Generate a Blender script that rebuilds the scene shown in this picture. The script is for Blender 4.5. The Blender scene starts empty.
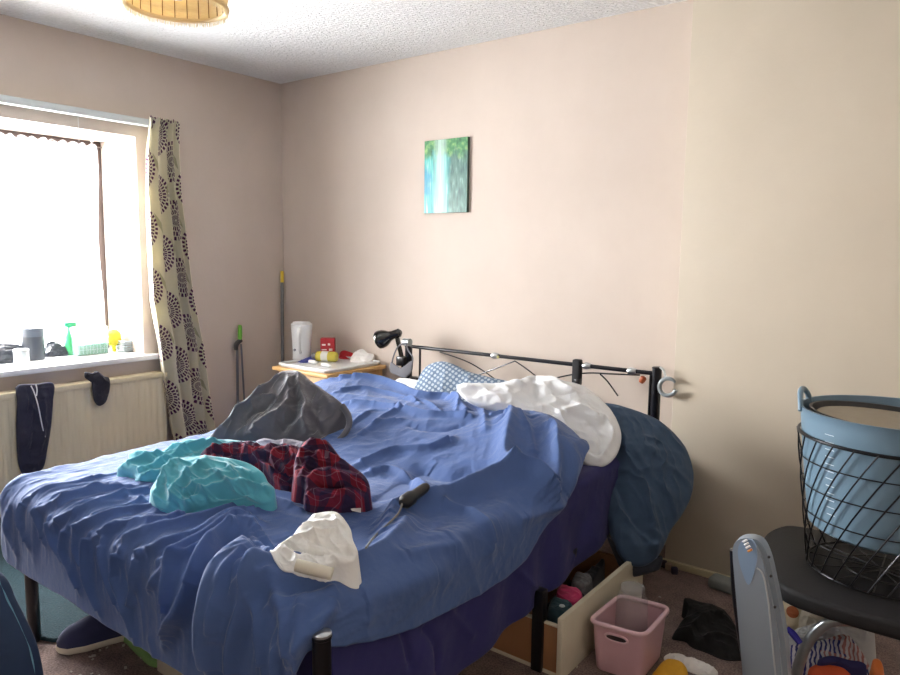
import bpy, bmesh, math, random
import numpy as np
from mathutils import Vector, Matrix
from mathutils.bvhtree import BVHTree
random.seed(7); rng = np.random.default_rng(7)
SC = bpy.context.scene; COL = SC.collection
PI = math.pi
# ------------------------------------------------------------------ camera
FPX = 704.07; PITCH = .1186; ROLL = .01284; YAW = .64751
CAM = np.array([3.75045, -3.10067, 1.32]); H = 2.4
Fv = np.array([-math.sin(YAW)*math.cos(PITCH), math.cos(YAW)*math.cos(PITCH), -math.sin(PITCH)])
Rv = np.array([math.cos(YAW), math.sin(YAW), 0.]); Uv = np.cross(Rv, Fv)
Rv, Uv = Rv*math.cos(ROLL)+Uv*math.sin(ROLL), -Rv*math.sin(ROLL)+Uv*math.cos(ROLL)
cd = bpy.data.cameras.new('camera'); cam = bpy.data.objects.new('camera', cd); COL.objects.link(cam)
cd.sensor_width = 36; cd.lens = FPX/900*36; cd.clip_start = .02
M4 = Matrix([[Rv[i], Uv[i], -Fv[i], CAM[i]] for i in range(3)] + [[0, 0, 0, 1]])
cam.matrix_world = M4; SC.camera = cam
def ray(x, y): return Rv*(x-450)/FPX + Uv*(337.5-y)/FPX + Fv
def at(x, y, ax, v):                      # photo point -> point on the plane axis = v
    d = ray(x, y); return CAM + d*((v-CAM[ax])/d[ax])
def on(x, y, p0, n):
    d = ray(x, y); n = np.array(n, float); return CAM + d*(((np.array(p0)-CAM)@n)/(d@n))
def proj(P):
    d = P-CAM; w = d@Fv
    return np.stack([450+FPX*(d@Rv)/w, 337.5-FPX*(d@Uv)/w, w], -1)
# ------------------------------------------------------------------ noise
def _h(i, j, s):
    n = (i.astype(np.int64)*374761393 + j.astype(np.int64)*668265263 + s*974711) & 0xffffffff
    n = ((n ^ (n >> 13))*1274126177) & 0xffffffff
    return ((n ^ (n >> 16)) & 0xffff)/65535.
def vn(x, y, s=0):
    x = np.asarray(x, float); y = np.asarray(y, float)
    i = np.floor(x); j = np.floor(y); fx = x-i; fy = y-j; fx = fx*fx*fx*(fx*(fx*6-15)+10); fy = fy*fy*fy*(fy*(fy*6-15)+10)
    i = i.astype(np.int64); j = j.astype(np.int64)
    return (_h(i, j, s)*(1-fx)+_h(i+1, j, s)*fx)*(1-fy) + (_h(i, j+1, s)*(1-fx)+_h(i+1, j+1, s)*fx)*fy
def fbm(x, y, s=0, o=4):
    r = 0; a = .5
    for k in range(o): r = r + a*(vn(x, y, s+k)*2-1); x = x*2.03+1.7; y = y*2.03-3.1; a *= .5
    return r
def ridged(x, y, s=0, o=3):
    r = 0; a = .6
    for k in range(o): r = r + a*(1-np.abs(vn(x, y, s+k)*2-1))**2; x = x*2.1+5; y = y*2.1+2; a *= .45
    return r
def sstep(a, b, x):
    t = np.clip((np.asarray(x, float)-a)/(b-a), 0, 1); return t*t*(3-2*t)
# ------------------------------------------------------------------ materials
MATS = {}
class NT:
    def __init__(s, name):
        s.m = bpy.data.materials.new(name); s.m.use_nodes = True; s.t = s.m.node_tree; s.n = s.t.nodes
        s.b = s.n['Principled BSDF']; s.out = s.n['Material Output']
    def new(s, t, **k):
        n = s.n.new(t)
        for a, b in k.items(): setattr(n, a, b)
        return n
    def lk(s, a, b): s.t.links.new(a, b)
    def m_(s, op, a, b=None, c=None):
        n = s.new('ShaderNodeMath', operation=op)
        for i, v in enumerate((a, b, c)):
            if v is None: continue
            if isinstance(v, (int, float)): n.inputs[i].default_value = v
            else: s.lk(v, n.inputs[i])
        return n.outputs[0]
    def mix(s, f, a, b):
        n = s.new('ShaderNodeMix', data_type='RGBA')
        for i, v in ((0, f), (6, a), (7, b)):
            if isinstance(v, (int, float)): n.inputs[i].default_value = v
            elif isinstance(v, tuple): n.inputs[i].default_value = (*v[:3], 1)
            else: s.lk(v, n.inputs[i])
        return n.outputs[2]
    def noise(s, scale, detail=3, coord='Object', stretch=None, rough=.5):
        tc = s.new('ShaderNodeTexCoord'); n = s.new('ShaderNodeTexNoise')
        n.inputs['Scale'].default_value = scale; n.inputs['Detail'].default_value = detail; n.inputs['Roughness'].default_value = rough
        o = tc.outputs[coord]
        if stretch:
            mp = s.new('ShaderNodeMapping'); mp.inputs['Scale'].default_value = stretch; s.lk(o, mp.inputs[0]); o = mp.outputs[0]
        s.lk(o, n.inputs['Vector']); return n.outputs[0]
    def bump(s, h, strength=.3, dist=.002):
        b = s.new('ShaderNodeBump'); b.inputs['Strength'].default_value = strength; b.inputs['Distance'].default_value = dist
        s.lk(h, b.inputs['Height']); s.lk(b.outputs[0], s.b.inputs['Normal'])
def lin(r, g, b):
    return tuple(((c/255)/12.92 if c <= 10 else ((c/255+.055)/1.055)**2.4) for c in (r, g, b))
def mat(name, rgb, rough=.6, metal=0., var=.0, nscale=20, bump=0, bscale=200, bdist=.001, **k):
    if name in MATS: return MATS[name]
    t = NT(name); c = lin(*rgb); t.b.inputs['Base Color'].default_value = (*c, 1)
    t.b.inputs['Roughness'].default_value = rough; t.b.inputs['Metallic'].default_value = metal
    if var:
        n = t.noise(nscale); t.lk(t.mix(n, tuple(x*(1-var) for x in c), tuple(min(1, x*(1+var)) for x in c)), t.b.inputs['Base Color'])
    if bump: t.bump(t.noise(bscale), bump, bdist)
    for a, b in k.items(): t.b.inputs[a.replace('_', ' ')].default_value = b
    MATS[name] = t.m; return t.m
def cloth(name, rgb, var=.12, weave=900, sheen=.2, fine=.0, rough=.85):
    if name in MATS: return MATS[name]
    t = NT(name); c = lin(*rgb); t.b.inputs['Roughness'].default_value = rough
    n = t.noise(9, 4); t.lk(t.mix(n, tuple(x*(1-var) for x in c), tuple(x*(1+var) for x in c)), t.b.inputs['Base Color'])
    t.b.inputs['Sheen Weight'].default_value = sheen; t.b.inputs['Sheen Roughness'].default_value = .4
    a = t.noise(weave, 1); 
    if fine:
        w = t.noise(28, 4, stretch=(1, .45, 1)); a = t.m_('ADD', t.m_('MULTIPLY', a, .12), t.m_('MULTIPLY', w, fine))
        t.bump(a, .6, .006)
    else: t.bump(a, .25, .001)
    MATS[name] = t.m; return t.m
# ------------------------------------------------------------------ mesh builder
class MB:
    def __init__(s): s.v = []; s.f = []; s.uv = None
    def add(s, vs, fs):
        o = len(s.v); s.v += [tuple(map(float, v)) for v in vs]; s.f += [tuple(i+o for i in f) for f in fs]; return s
    def bm(s, bm_):
        bm_.verts.index_update(); s.add([v.co for v in bm_.verts], [[v.index for v in f.verts] for f in bm_.faces]); bm_.free(); return s
    def box(s, a, b, bev=.003, seg=2, rot=None, c=None):
        b_ = bmesh.new(); bmesh.ops.create_cube(b_, size=1)
        a = Vector(a); b = Vector(b)
        for v in b_.verts: v.co = Vector([(a[i]+b[i])/2 + v.co[i]*(b[i]-a[i]) for i in range(3)])
        if bev: bmesh.ops.bevel(b_, geom=b_.edges[:], offset=bev, segments=seg, affect='EDGES', profile=.5)
        if rot is not None:
            c = Vector(c) if c is not None else (a+b)/2
            R = rot if isinstance(rot, Matrix) else Matrix.Rotation(rot, 3, 'Z')
            for v in b_.verts: v.co = c + R @ (v.co-c)
        return s.bm(b_)
    def tube(s, pts, r, n=12, cap=True, smooth=0, closed=False):
        P = [np.array(p, float) for p in pts]
        if smooth: P = catmull(P, smooth, closed)
        m = len(P); rr = r if hasattr(r, '__len__') else [r]*m
        if len(rr) != m: rr = np.interp(np.linspace(0, 1, m), np.linspace(0, 1, len(rr)), rr)
        T = [(P[(i+1) % m]-P[i-1]) if closed else (P[min(i+1, m-1)]-P[max(i-1, 0)]) for i in range(m)]
        T = [t/max(1e-9, np.linalg.norm(t)) for t in T]
        u = np.cross(T[0], [0, 0, 1.]) if abs(T[0][2]) < .9 else np.cross(T[0], [1., 0, 0]); u /= np.linalg.norm(u)
        V = []; Fc = []
        for i in range(m):
            u = u-T[i]*(u@T[i]); u /= max(1e-9, np.linalg.norm(u)); w = np.cross(T[i], u)
            for k in range(n):
                a = 2*PI*k/n; V.append(P[i]+rr[i]*(math.cos(a)*u+math.sin(a)*w))
        for i in range(m if closed else m-1):
            for k in range(n): Fc.append((i*n+k, i*n+(k+1) % n, ((i+1) % m)*n+(k+1) % n, ((i+1) % m)*n+k))
        if cap and not closed: Fc.append(tuple(range(n))[::-1]); Fc.append(tuple((m-1)*n+k for k in range(n)))
        return s.add(V, Fc)
    def lathe(s, prof, c=(0, 0, 0), n=32, axis=(0, 0, 1), sx=1, sy=1):
        A = Vector(axis).normalized(); q = Vector((0, 0, 1)).rotation_difference(A); V = []; Fc = []; m = len(prof)
        for (r, z) in prof:
            for k in range(n):
                a = 2*PI*k/n; V.append(Vector(c)+q @ Vector((r*math.cos(a)*sx, r*math.sin(a)*sy, z)))
        for i in range(m-1):
            for k in range(n): Fc.append((i*n+k, i*n+(k+1) % n, (i+1)*n+(k+1) % n, (i+1)*n+k))
        if prof[0][0] > 1e-6: Fc.append(tuple(range(n))[::-1])
        if prof[-1][0] > 1e-6: Fc.append(tuple((m-1)*n+k for k in range(n)))
        return s.add(V, Fc)
    def grid(s, P, closed_u=False):
        a, b, _ = P.shape; Fc = []
        for i in range(a-1):
            for j in range(b-1 if not closed_u else b):
                j2 = (j+1) % b; Fc.append((i*b+j, i*b+j2, (i+1)*b+j2, (i+1)*b+j))
        return s.add(P.reshape(-1, 3), Fc)
    def slab(s, outline, z0, z1, bev=.01):
        b_ = bmesh.new(); vs = [b_.verts.new((x, y, z0)) for x, y in outline]; f = b_.faces.new(vs)
        r = bmesh.ops.extrude_face_region(b_, geom=[f]); 
        for e in r['geom']:
            if isinstance(e, bmesh.types.BMVert): e.co.z = z1
        bmesh.ops.recalc_face_normals(b_, faces=b_.faces)
        ed = [e for e in b_.edges if abs(e.verts[0].co.z-e.verts[1].co.z) < 1e-6]
        if bev: bmesh.ops.bevel(b_, geom=ed, offset=bev, segments=3, affect='EDGES', profile=.5)
        return s.bm(b_)
def catmull(P, k=8, closed=False):
    P = [np.array(p, float) for p in P]; n = len(P); out = []
    for i in range(n if closed else n-1):
        g = (lambda j: P[j % n]) if closed else (lambda j: P[min(max(j, 0), n-1)])
        a, b, c, d = g(i-1), g(i), g(i+1), g(i+2)
        for q in range(k):
            t = q/k; out.append(.5*((2*b)+(c-a)*t+(2*a-5*b+4*c-d)*t*t+(-a+3*b-3*c+d)*t**3))
    if not closed: out.append(P[-1])
    return out
def setp(o, label=None, cat=None, group=None, kind=None):
    if label: o['label'] = label
    if cat: o['category'] = cat
    if group: o['group'] = group
    if kind: o['kind'] = kind
    return o
def obj(name, mb, m, parent=None, label=None, cat=None, group=None, kind=None, uv=None, sharp=.7, origin=None):
    V = np.array(mb.v)
    if parent is not None: o0 = np.array(parent['_w'])
    elif origin is not None: o0 = np.array(origin, float)
    elif kind == 'structure': o0 = np.zeros(3)
    else: o0 = np.array([(V[:, 0].min()+V[:, 0].max())/2, (V[:, 1].min()+V[:, 1].max())/2, V[:, 2].min()])
    me = bpy.data.meshes.new(name); me.from_pydata((V-o0).tolist(), [], mb.f)
    b_ = bmesh.new(); b_.from_mesh(me); bmesh.ops.recalc_face_normals(b_, faces=b_.faces); b_.to_mesh(me); b_.free()
    me.shade_smooth()
    if sharp: me.set_sharp_from_angle(angle=sharp)
    if uv is not None:
        L = me.uv_layers.new(name='UVMap'); idx = np.empty(len(me.loops), int); me.loops.foreach_get('vertex_index', idx)
        L.data.foreach_set('uv', np.asarray(uv)[idx].ravel())
    me.materials.append(m); o = bpy.data.objects.new(name, me); COL.objects.link(o)
    if parent is not None:
        o.parent = parent
        if '_d' in parent: pass
        if parent.type == 'MESH': o['_w'] = list(o0)
        else: o['_w'] = list(o0)
    else: o.location = o0; o['_w'] = list(o0)
    return setp(o, label, cat, group, kind)
def thing(name, loc, label, cat, group=None):
    o = bpy.data.objects.new(name, None); COL.objects.link(o); o.location = loc; o['_w'] = list(map(float, loc)); o.empty_display_size = .05
    return setp(o, label, cat, group)
def struct(name, mb, m, parent=None, **k): return obj(name, mb, m, parent, kind=None if parent else 'structure', **k)
# ------------------------------------------------------------------ fields for creases
def seg_d(A, B, p, q):
    d = (q[0]-p[0], q[1]-p[1]); L = d[0]**2+d[1]**2+1e-12
    t = np.clip(((A-p[0])*d[0]+(B-p[1])*d[1])/L, 0, 1); return np.hypot(A-p[0]-t*d[0], B-p[1]-t*d[1])
def crease(A, B, lines):
    """sum of ridges; each = (points in cloth metres, width, height)"""
    Z = np.zeros_like(A)
    for pts, w, h in lines:
        if len(pts) < 2: continue
        pts = catmull(pts, 4); P = np.array(pts); R = 4.5*w
        mk = (A > P[:, 0].min()-R) & (A < P[:, 0].max()+R) & (B > P[:, 1].min()-R) & (B < P[:, 1].max()+R)
        if not mk.any(): continue
        a = A[mk]; b = B[mk]; D = np.full(a.shape, 9.)
        n = len(pts)-1; best = np.zeros(a.shape)
        for i in range(n):
            d = seg_d(a, b, pts[i], pts[i+1]); up = d < D; D[up] = d[up]; best[up] = (i+.5)/n
        tap = np.minimum(1, np.minimum(best, 1-best)*6+.25)
        x = D/w; Z[mk] += h*tap*np.exp(-x*x/(1+.55*x))
    return Z
# ------------------------------------------------------------------ room
def wallmat(name='pink_beige_plaster', c1=(203, 190, 178), c2=(213, 200, 188), c3=(190, 174, 161)):
    t = NT(name); t.b.inputs['Roughness'].default_value = .55; t.b.inputs['Specular IOR Level'].default_value = .25
    n = t.noise(1.3, 5, rough=.6); n2 = t.noise(6, 6, stretch=(1, 1, .6), rough=.65)
    r = t.new('ShaderNodeValToRGB'); r.color_ramp.elements[0].position = .3; r.color_ramp.elements[1].position = .7
    t.lk(n, r.inputs[0])
    c = t.mix(r.outputs[0], lin(*c1), lin(*c2)); c = t.mix(t.m_('MULTIPLY', n2, .35), c, lin(*c3))
    t.lk(c, t.b.inputs['Base Color']); t.bump(t.m_('ADD', t.noise(3.5, 6), t.m_('MULTIPLY', t.noise(60, 3), .08)), .35, .012); return t.m
WALL = wallmat(); WALLB = wallmat('olive_beige_plaster', (193, 182, 164), (203, 192, 174), (182, 171, 153))
def ceilmat():
    t = NT('artex_ceiling'); t.b.inputs['Roughness'].default_value = .8
    tc = t.new('ShaderNodeTexCoord'); w = t.new('ShaderNodeTexWave'); mp = t.new('ShaderNodeMapping'); mp.inputs['Rotation'].default_value = (0, 0, .35)
    t.lk(tc.outputs['Object'], mp.inputs[0]); t.lk(mp.outputs[0], w.inputs[0]); w.inputs['Scale'].default_value = 13; w.inputs['Distortion'].default_value = 5; w.inputs['Detail'].default_value = 4; w.inputs['Detail Scale'].default_value = 3
    h = t.m_('ADD', t.m_('MULTIPLY', w.outputs[1], .5), t.noise(45, 5, rough=.7))
    t.lk(t.mix(h, lin(222, 223, 220), lin(248, 249, 249)), t.b.inputs['Base Color']); t.bump(h, .9, .016); return t.m
CEIL = ceilmat()
def carpetmat():
    t = NT('brown_mauve_carpet'); t.b.inputs['Roughness'].default_value = .95
    a = t.noise(160, 3, rough=.7); b = t.noise(14, 5)
    r = t.new('ShaderNodeValToRGB'); r.color_ramp.elements[0].position = .35; r.color_ramp.elements[1].position = .65
    r.color_ramp.elements[0].color = (*lin(82, 66, 64), 1); r.color_ramp.elements[1].color = (*lin(158, 136, 128), 1)
    t.lk(t.m_('ADD', t.m_('MULTIPLY', a, .7), t.m_('MULTIPLY', b, .3)), r.inputs[0]); t.lk(r.outputs[0], t.b.inputs['Base Color'])
    t.bump(a, .8, .01); return t.m
CARPET = carpetmat()
WHITEP = mat('white_gloss_paint', (226, 230, 232), .35, var=.03)
CREAMP = mat('aged_cream_paint', (196, 184, 150), .5, var=.1, nscale=12)
XE = 4.7; YR = -4.5
b = MB().box((-.4, YR-.1, -.1), (XE+.1, .1, 0), 0); struct('floor', b, CARPET)
b = MB().box((-.4, YR-.1, H), (XE+.1, .1, H+.1), 0); struct('ceiling', b, CEIL)
b = MB().box((-.4, 0, 0), (XE+.1, .1, H), 0); struct('wall_back', b, WALL)
CB = 2.745   # left face of the chimney breast
b = MB().box((CB, -.215, 0), (XE, .05, H), .004, 2); struct('wall_chimney_breast', b, WALLB)
WY0, WY1, WZ0, WZ1 = -2.65, -1.0, .735, 1.935
b = MB()
b.box((-.5, WY1, 0), (0, .1, H), 0); b.box((-.5, YR-.1, 0), (0, WY0, H), 0)
b.box((-.5, WY0, 0), (0, WY1, WZ0-.03), 0); b.box((-.5, WY0, WZ1), (0, WY1, H), 0)
struct('wall_left', b, WALL)
b = MB().box((XE, YR-.1, 0), (XE+.1, .1, H), 0); struct('wall_right', b, WALL)
RX0, RX1, RZ0, RZ1 = 1.2, 3.3, .9, 2.1
b = MB().box((-.5, YR-.1, 0), (XE+.1, YR, H), 0)
struct('wall_rear', b, WALL)
# skirting on the chimney breast, old and pulled away, and along the other walls
b = MB(); b.box((CB-.005, -.235, 0), (3.03, -.216, .028), .002); b.box((3.03, -.233, 0), (XE-.05, -.216, .025), .002); struct('baseboard_breast', b, CREAMP)
b = MB().box((0.001, -.02, 0), (CB-.002, -.001, .09), .003); struct('baseboard_back', b, CREAMP)
b = MB().box((.001, YR+.02, 0), (.02, -.03, .09), .003); struct('baseboard_left', b, CREAMP)
# window sill
b = MB().box((.0, WY0-.05, WZ0-.03), (.055, -.93, WZ0), .006); b.box((-.42, WY0+.004, WZ0-.03), (.004, WY1-.004, WZ0), 0); struct('trim_sill', b, WHITEP)
# light plaster reveals (painted pale)
REV = mat('pale_reveal_paint', (186, 172, 160), .5, var=.03)
b = MB(); b.box((-.45, WY1-.004, WZ0), (-.001, WY1+.002, WZ1), .001); b.box((-.45, WY0, WZ1-.004), (-.001, WY1, WZ1+.002), .001); b.box((-.45, WY0-.002, WZ0), (-.001, WY0+.004, WZ1), .001)
struct('trim_reveal', b, REV)
# window: frame, mullions, glass
FR = mat('dark_brown_window_frame', (70, 58, 54), .5, var=.1)
wb = MB()
wx0, wx1 = -.43, -.38
wb.box((wx0, WY1-.045, WZ0), (wx1, WY1-.004, WZ1-.004), .004); wb.box((wx0, WY0+.004, WZ0), (wx1, WY0+.06, WZ1-.004), .004)
wb.box((wx0, WY0+.06, WZ1-.06), (wx1, WY1-.06, WZ1-.004), .004); wb.box((wx0, WY0+.06, WZ0), (wx1, WY1-.06, WZ0+.06), .004)
wb.box((wx0, -1.85, WZ0+.06), (wx1, -1.79, WZ1-.06), .004); wb.box((wx0+.005, WY0+.06, 1.56), (wx1-.005, WY1-.06, 1.6), .004)
w = struct('window_1', wb, FR)
t = NT('window_glass'); tr = t.new('ShaderNodeBsdfTransparent'); gl = t.new('ShaderNodeBsdfGlossy'); gl.inputs['Roughness'].default_value = .02
mx = t.new('ShaderNodeMixShader'); mx.inputs[0].default_value = .06; t.lk(tr.outputs[0], mx.inputs[1]); t.lk(gl.outputs[0], mx.inputs[2]); t.lk(mx.outputs[0], t.out.inputs[0]); GLASS = t.m
struct('pane', MB().box((-.409, WY0+.05, WZ0+.05), (-.403, WY1-.05, WZ1-.05), 0), GLASS, w)
# net curtain
t = NT('white_net'); tl = t.new('ShaderNodeBsdfTranslucent'); tl.inputs[0].default_value = (.9, .92, .95, 1); df = t.new('ShaderNodeBsdfDiffuse'); df.inputs[0].default_value = (.9, .92, .95, 1)
tr = t.new('ShaderNodeBsdfTransparent'); m1 = t.new('ShaderNodeMixShader'); m1.inputs[0].default_value = .4; t.lk(tl.outputs[0], m1.inputs[1]); t.lk(df.outputs[0], m1.inputs[2])
m2 = t.new('ShaderNodeMixShader'); n = t.noise(500, 1); t.lk(t.m_('ADD', .3, t.m_('MULTIPLY', n, .5)), m2.inputs[0]); t.lk(m1.outputs[0], m2.inputs[2]); t.lk(tr.outputs[0], m2.inputs[1]); t.lk(m2.outputs[0], t.out.inputs[0]); NET = t.m
A_, B_ = np.meshgrid(np.linspace(0, 1, 50), np.linspace(0, 1, 420), indexing='ij')
yy = WY1-.05-B_*(WY1-WY0-.1); zz = .76+A_*(1.895-.76) + A_**8*.018*np.abs(np.sin(yy*60))
xx = -.345+.009*np.sin(yy*70+1.5*np.sin(A_*3))*(.5+.5*A_)+.006*np.sin(yy*31)
yy = yy + .007*np.sin(A_*9)*sstep(.1, 0, B_)
obj('net_curtain', MB().grid(np.stack([xx, yy, zz], -1)), NET, label='white net curtain hanging across the bright window', cat='net curtain', sharp=None)
b = MB().tube([(-.362, WY0+.01, 1.90), (-.362, WY1-.01, 1.90)], .004, 8)
obj('curtain_wire', b, mat('grey_wire', (110, 100, 98), .5, .5), label='thin wire holding up the net curtain at the window top', cat='wire')
# curtain track
tr_ = thing('curtain_track', (.05, -1.8, 2.0), 'white curtain track fixed above the window', 'curtain track')
TRK = mat('off_white_track', (205, 214, 214), .45)
obj('rail', MB().box((.03, -2.95, 1.985), (.075, -.79, 2.022), .005), TRK, tr_)
for y in (-.85, -1.5, -2.1, -2.7): obj('bracket', MB().box((.0, y-.015, 1.99), (.032, y+.015, 2.018), .003), TRK, tr_)
b = MB().tube([at(78, 117, 0, .05), at(78.5, 128, 0, .045), at(79, 141, 0, .04)], .0012, 6)
obj('cord', b, WHITEP, tr_)
# floral curtain
def curtainmat():
    t = NT('cream_curtain_with_seed_heads'); t.b.inputs['Roughness'].default_value = .8
    tc = t.new('ShaderNodeTexCoord'); sp = t.new('ShaderNodeSeparateXYZ'); t.lk(tc.outputs['UV'], sp.inputs[0]); u, v = sp.outputs[0], sp.outputs[1]
    def motif(ou, ov, cw, ch, R, sy=1.15):
        a = t.m_('DIVIDE', t.m_('ADD', u, ou), cw); fi = t.m_('FLOOR', a)
        bb = t.m_('ADD', t.m_('DIVIDE', t.m_('ADD', v, ov), ch), t.m_('MULTIPLY', fi, .43))
        x = t.m_('MULTIPLY', t.m_('SUBTRACT', t.m_('SUBTRACT', a, fi), .5), cw); y = t.m_('MULTIPLY', t.m_('SUBTRACT', t.m_('FRACT', bb), .5), ch/sy/1.1)
        r = t.m_('SQRT', t.m_('ADD', t.m_('MULTIPLY', x, x), t.m_('MULTIPLY', y, y))); th = t.m_('ARCTAN2', y, x)
        k = t.m_('DIVIDE', r, .0225); ring = t.m_('FLOOR', k)
        d = t.m_('GREATER_THAN', t.m_('SINE', t.m_('ADD', t.m_('MULTIPLY', th, 27.), t.m_('MULTIPLY', ring, PI))), -.25)
        g = t.m_('GREATER_THAN', t.m_('FRACT', k), .2)
        return t.m_('MULTIPLY', t.m_('MULTIPLY', d, g), t.m_('LESS_THAN', r, R)), r, x, y
    base = t.mix(t.noise(30, 3), lin(226, 220, 196), lin(236, 231, 210))
    _, r2, x2, y2 = motif(.12, .16, .2, .32, .1)
    leaf = t.m_('LESS_THAN', t.m_('ADD', t.m_('ABSOLUTE', t.m_('ADD', x2, t.m_('MULTIPLY', y2, .6))), t.m_('MULTIPLY', t.m_('ABSOLUTE', y2), .35)), .017)
    base = t.mix(t.m_('MULTIPLY', leaf, .75), base, lin(170, 168, 128))
    m1, _, x1, y1 = motif(0.02, 0, .2, .32, .088)
    base = t.mix(m1, base, lin(92, 50, 88)); t.lk(base, t.b.inputs['Base Color'])
    t.bump(t.noise(700, 1), .2, .001)
    tl = t.new('ShaderNodeBsdfTranslucent'); t.lk(base, tl.inputs[0]); mx = t.new('ShaderNodeMixShader'); mx.inputs[0].default_value = .3
    t.lk(t.b.outputs[0], mx.inputs[1]); t.lk(tl.outputs[0], mx.inputs[2]); t.lk(mx.outputs[0], t.out.inputs[0]); return t.m
na, nb = 220, 260
Lp = np.array([[149, 124], [145, 150], [144, 190], [146, 240], [149, 300], [157, 345], [163, 395], [171, 440], [180, 500], [190, 570]])
Rp = np.array([[177, 122], [177, 150], [178, 190], [184, 240], [192, 300], [201, 345], [207, 395], [212, 430], [222, 500], [232, 570]])
def col(pp, t):
    zz = np.array([at(x, y, 0, .1) for x, y in pp]); z = zz[:, 2]; o = np.argsort(z)
    return np.interp(t, z[o], zz[o, 1])
tz = np.linspace(2.03, .03, na); yl = col(Lp, tz); yr = col(Rp, tz)
S, T = np.meshgrid(np.linspace(0, 1, nb), tz); YL = yl[:, None]; YRr = yr[:, None]
ph = S*2*PI*4.0 + .7*np.sin(S*7+1) + .35*np.sin(T*2.2+S*3)
amp = .016 + .022*sstep(1.95, 1.4, T)
X_ = .1 + amp*np.sin(ph) + .006*np.sin(ph*2+T*3) + .004*fbm(S*14, T*5, 3)
Yc = YL + (YRr-YL)*(S + .028*np.cos(ph)*sstep(2.0, 1.7, T))
tape = np.exp(-((T-1.965)/.012)**2)
X_ += .007*np.sin(S*2*PI*18)*np.exp(-((T-2.0)/.05)**2) - .006*tape
P = np.stack([X_, Yc, T+.004*np.sin(S*2*PI*18)*sstep(2.0, 2.03, T)], -1)
o = obj('curtain', MB().grid(P), curtainmat(), label='cream floral curtain gathered at the right side of the window', cat='curtain', uv=np.stack([S*.62, T], -1).reshape(-1, 2), sharp=None)
md = o.modifiers.new('thick', 'SOLIDIFY'); md.thickness = .003
# radiator
rd = thing('radiator', (.06, -1.75, .1), 'cream panel radiator under the window sill', 'radiator')
RADM = mat('cream_radiator_enamel', (206, 196, 166), .4, var=.05, nscale=6)
ry0, ry1, rz0, rz1 = -2.6, -.93, .12, .635
ys = np.arange(ry0, ry1, .004); pr = .093+.0016*np.sign(np.sin(ys*2*PI/.036))*np.minimum(1, np.abs(np.sin(ys*2*PI/.036))*2)
pr[0] = pr[-1] = .088
Pg = np.zeros((2, len(ys), 3)); Pg[:, :, 0] = pr; Pg[:, :, 1] = ys; Pg[0, :, 2] = rz0; Pg[1, :, 2] = rz1-.03
obj('fluted_panel', MB().grid(Pg), RADM, rd, sharp=.3)
obj('body', MB().box((.03, ry0, rz0), (.086, ry1, rz1-.02), .004), RADM, rd)
obj('top_cover', MB().box((.025, ry0-.005, rz1-.03), (.102, ry1+.005, rz1), .006), RADM, rd)
for y in (-2.3, -1.3): obj('wall_bracket', MB().box((.002, y, .3), (.031, y+.04, .5), .002), RADM, rd)
# ------------------------------------------------------------------ bed
BL, BR, BF, BH = 1.27, 2.67, -2.15, -.20
BLK = mat('black_metal', (16, 17, 24), .3, .3, Coat_Weight=.3)
STEEL = mat('silver_metal', (185, 188, 190), .3, .9, bump=.1, bscale=60)
bed = thing('bed', (1.96, -1.13, 0), 'black metal double bed frame under a blue duvet', 'bed')
HP = at(657, 372, 1, BH)  # right head post
hx = HP[0]
headZ = .85
for nm, x, y, h in (('leg', hx, BH, headZ), ('leg', 1.275, BH, headZ-.03), ('leg', 1.285, -2.15, .47), ('leg', 2.705, -2.15, .525)):
    l = obj(nm, MB().lathe([(.017, 0), (.02, .004), (.02, h-.008), (.022, h-.006), (.022, h-.001), (.018, h+.002), (0, h+.002)], (x, y, 0), 20), BLK, bed)
    if h > .5 and y < -1: obj('cap', MB().lathe([(.021, 0), (.021, .005), (.012, .009), (0, .009)], (x, y, h), 20), STEEL, l, label='silver metal cap')
obj('leg', MB().box((2.69, -1.25, 0), (2.728, -1.215, .27), .003), BLK, bed); obj('leg', MB().box((1.26, -1.25, 0), (1.298, -1.215, .27), .003), BLK, bed)
obj('side_rail', MB().box((2.665, -2.14, .25), (2.685, -.2, .3), .002), BLK, bed); obj('side_rail', MB().box((1.27, -2.14, .25), (1.29, -.2, .3), .002), BLK, bed)
obj('foot_rail', MB().box((1.29, -2.16, .25), (2.7, -2.14, .3), .002), BLK, bed)
railz = lambda x: headZ-.055+.0*(x-BL)
r0 = at(408, 346, 1, BH); r1 = at(655, 373.5, 1, BH)
obj('top_rail', MB().tube([r0, r1], .0095, 12), BLK, bed)
def onr(t, dz=0): q = r0+(r1-r0)*t; return q+np.array([0, 0, dz])
obj('lower_rail', MB().tube([onr(0, -.3), onr(1, -.3)], .008, 10), BLK, bed)
for px in (420, 652):
    p = at(px, 350, 1, BH); t_ = (p[0]-r0[0])/(r1[0]-r0[0]); obj('spindle', MB().tube([onr(t_), onr(t_, -.3)], .006, 10), BLK, bed)
def rail_px(x, y): return at(x, y, 1, BH+.004)
for pts in ([(440, 352), (455, 357), (470, 363), (485, 372), (496, 380)], [(478, 375), (497, 368), (515, 361)], [(515, 361), (524, 367), (532, 373), (545, 383)], [(552, 379), (570, 375), (590, 373), (612, 374), (640, 375)], [(600, 374), (608, 382), (618, 396)]):
    obj('scroll_wire', MB().tube([rail_px(*q) for q in pts], .0035, 8, smooth=6), BLK, bed)
for px in (495, 587, 632):
    p = at(px, 347+(px-405)*.108, 1, BH); t_ = (p[0]-r0[0])/(r1[0]-r0[0]); q = onr(t_); 
    obj('joint_clip', MB().tube([q-np.array([.018, 0, .002]), q-np.array([.006, 0, 0]), q+np.array([.006, 0, 0]), q+np.array([.02, 0, .001])], [.013, .017, .015, .012], 14), STEEL, bed, label='silver joint clip')
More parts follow.
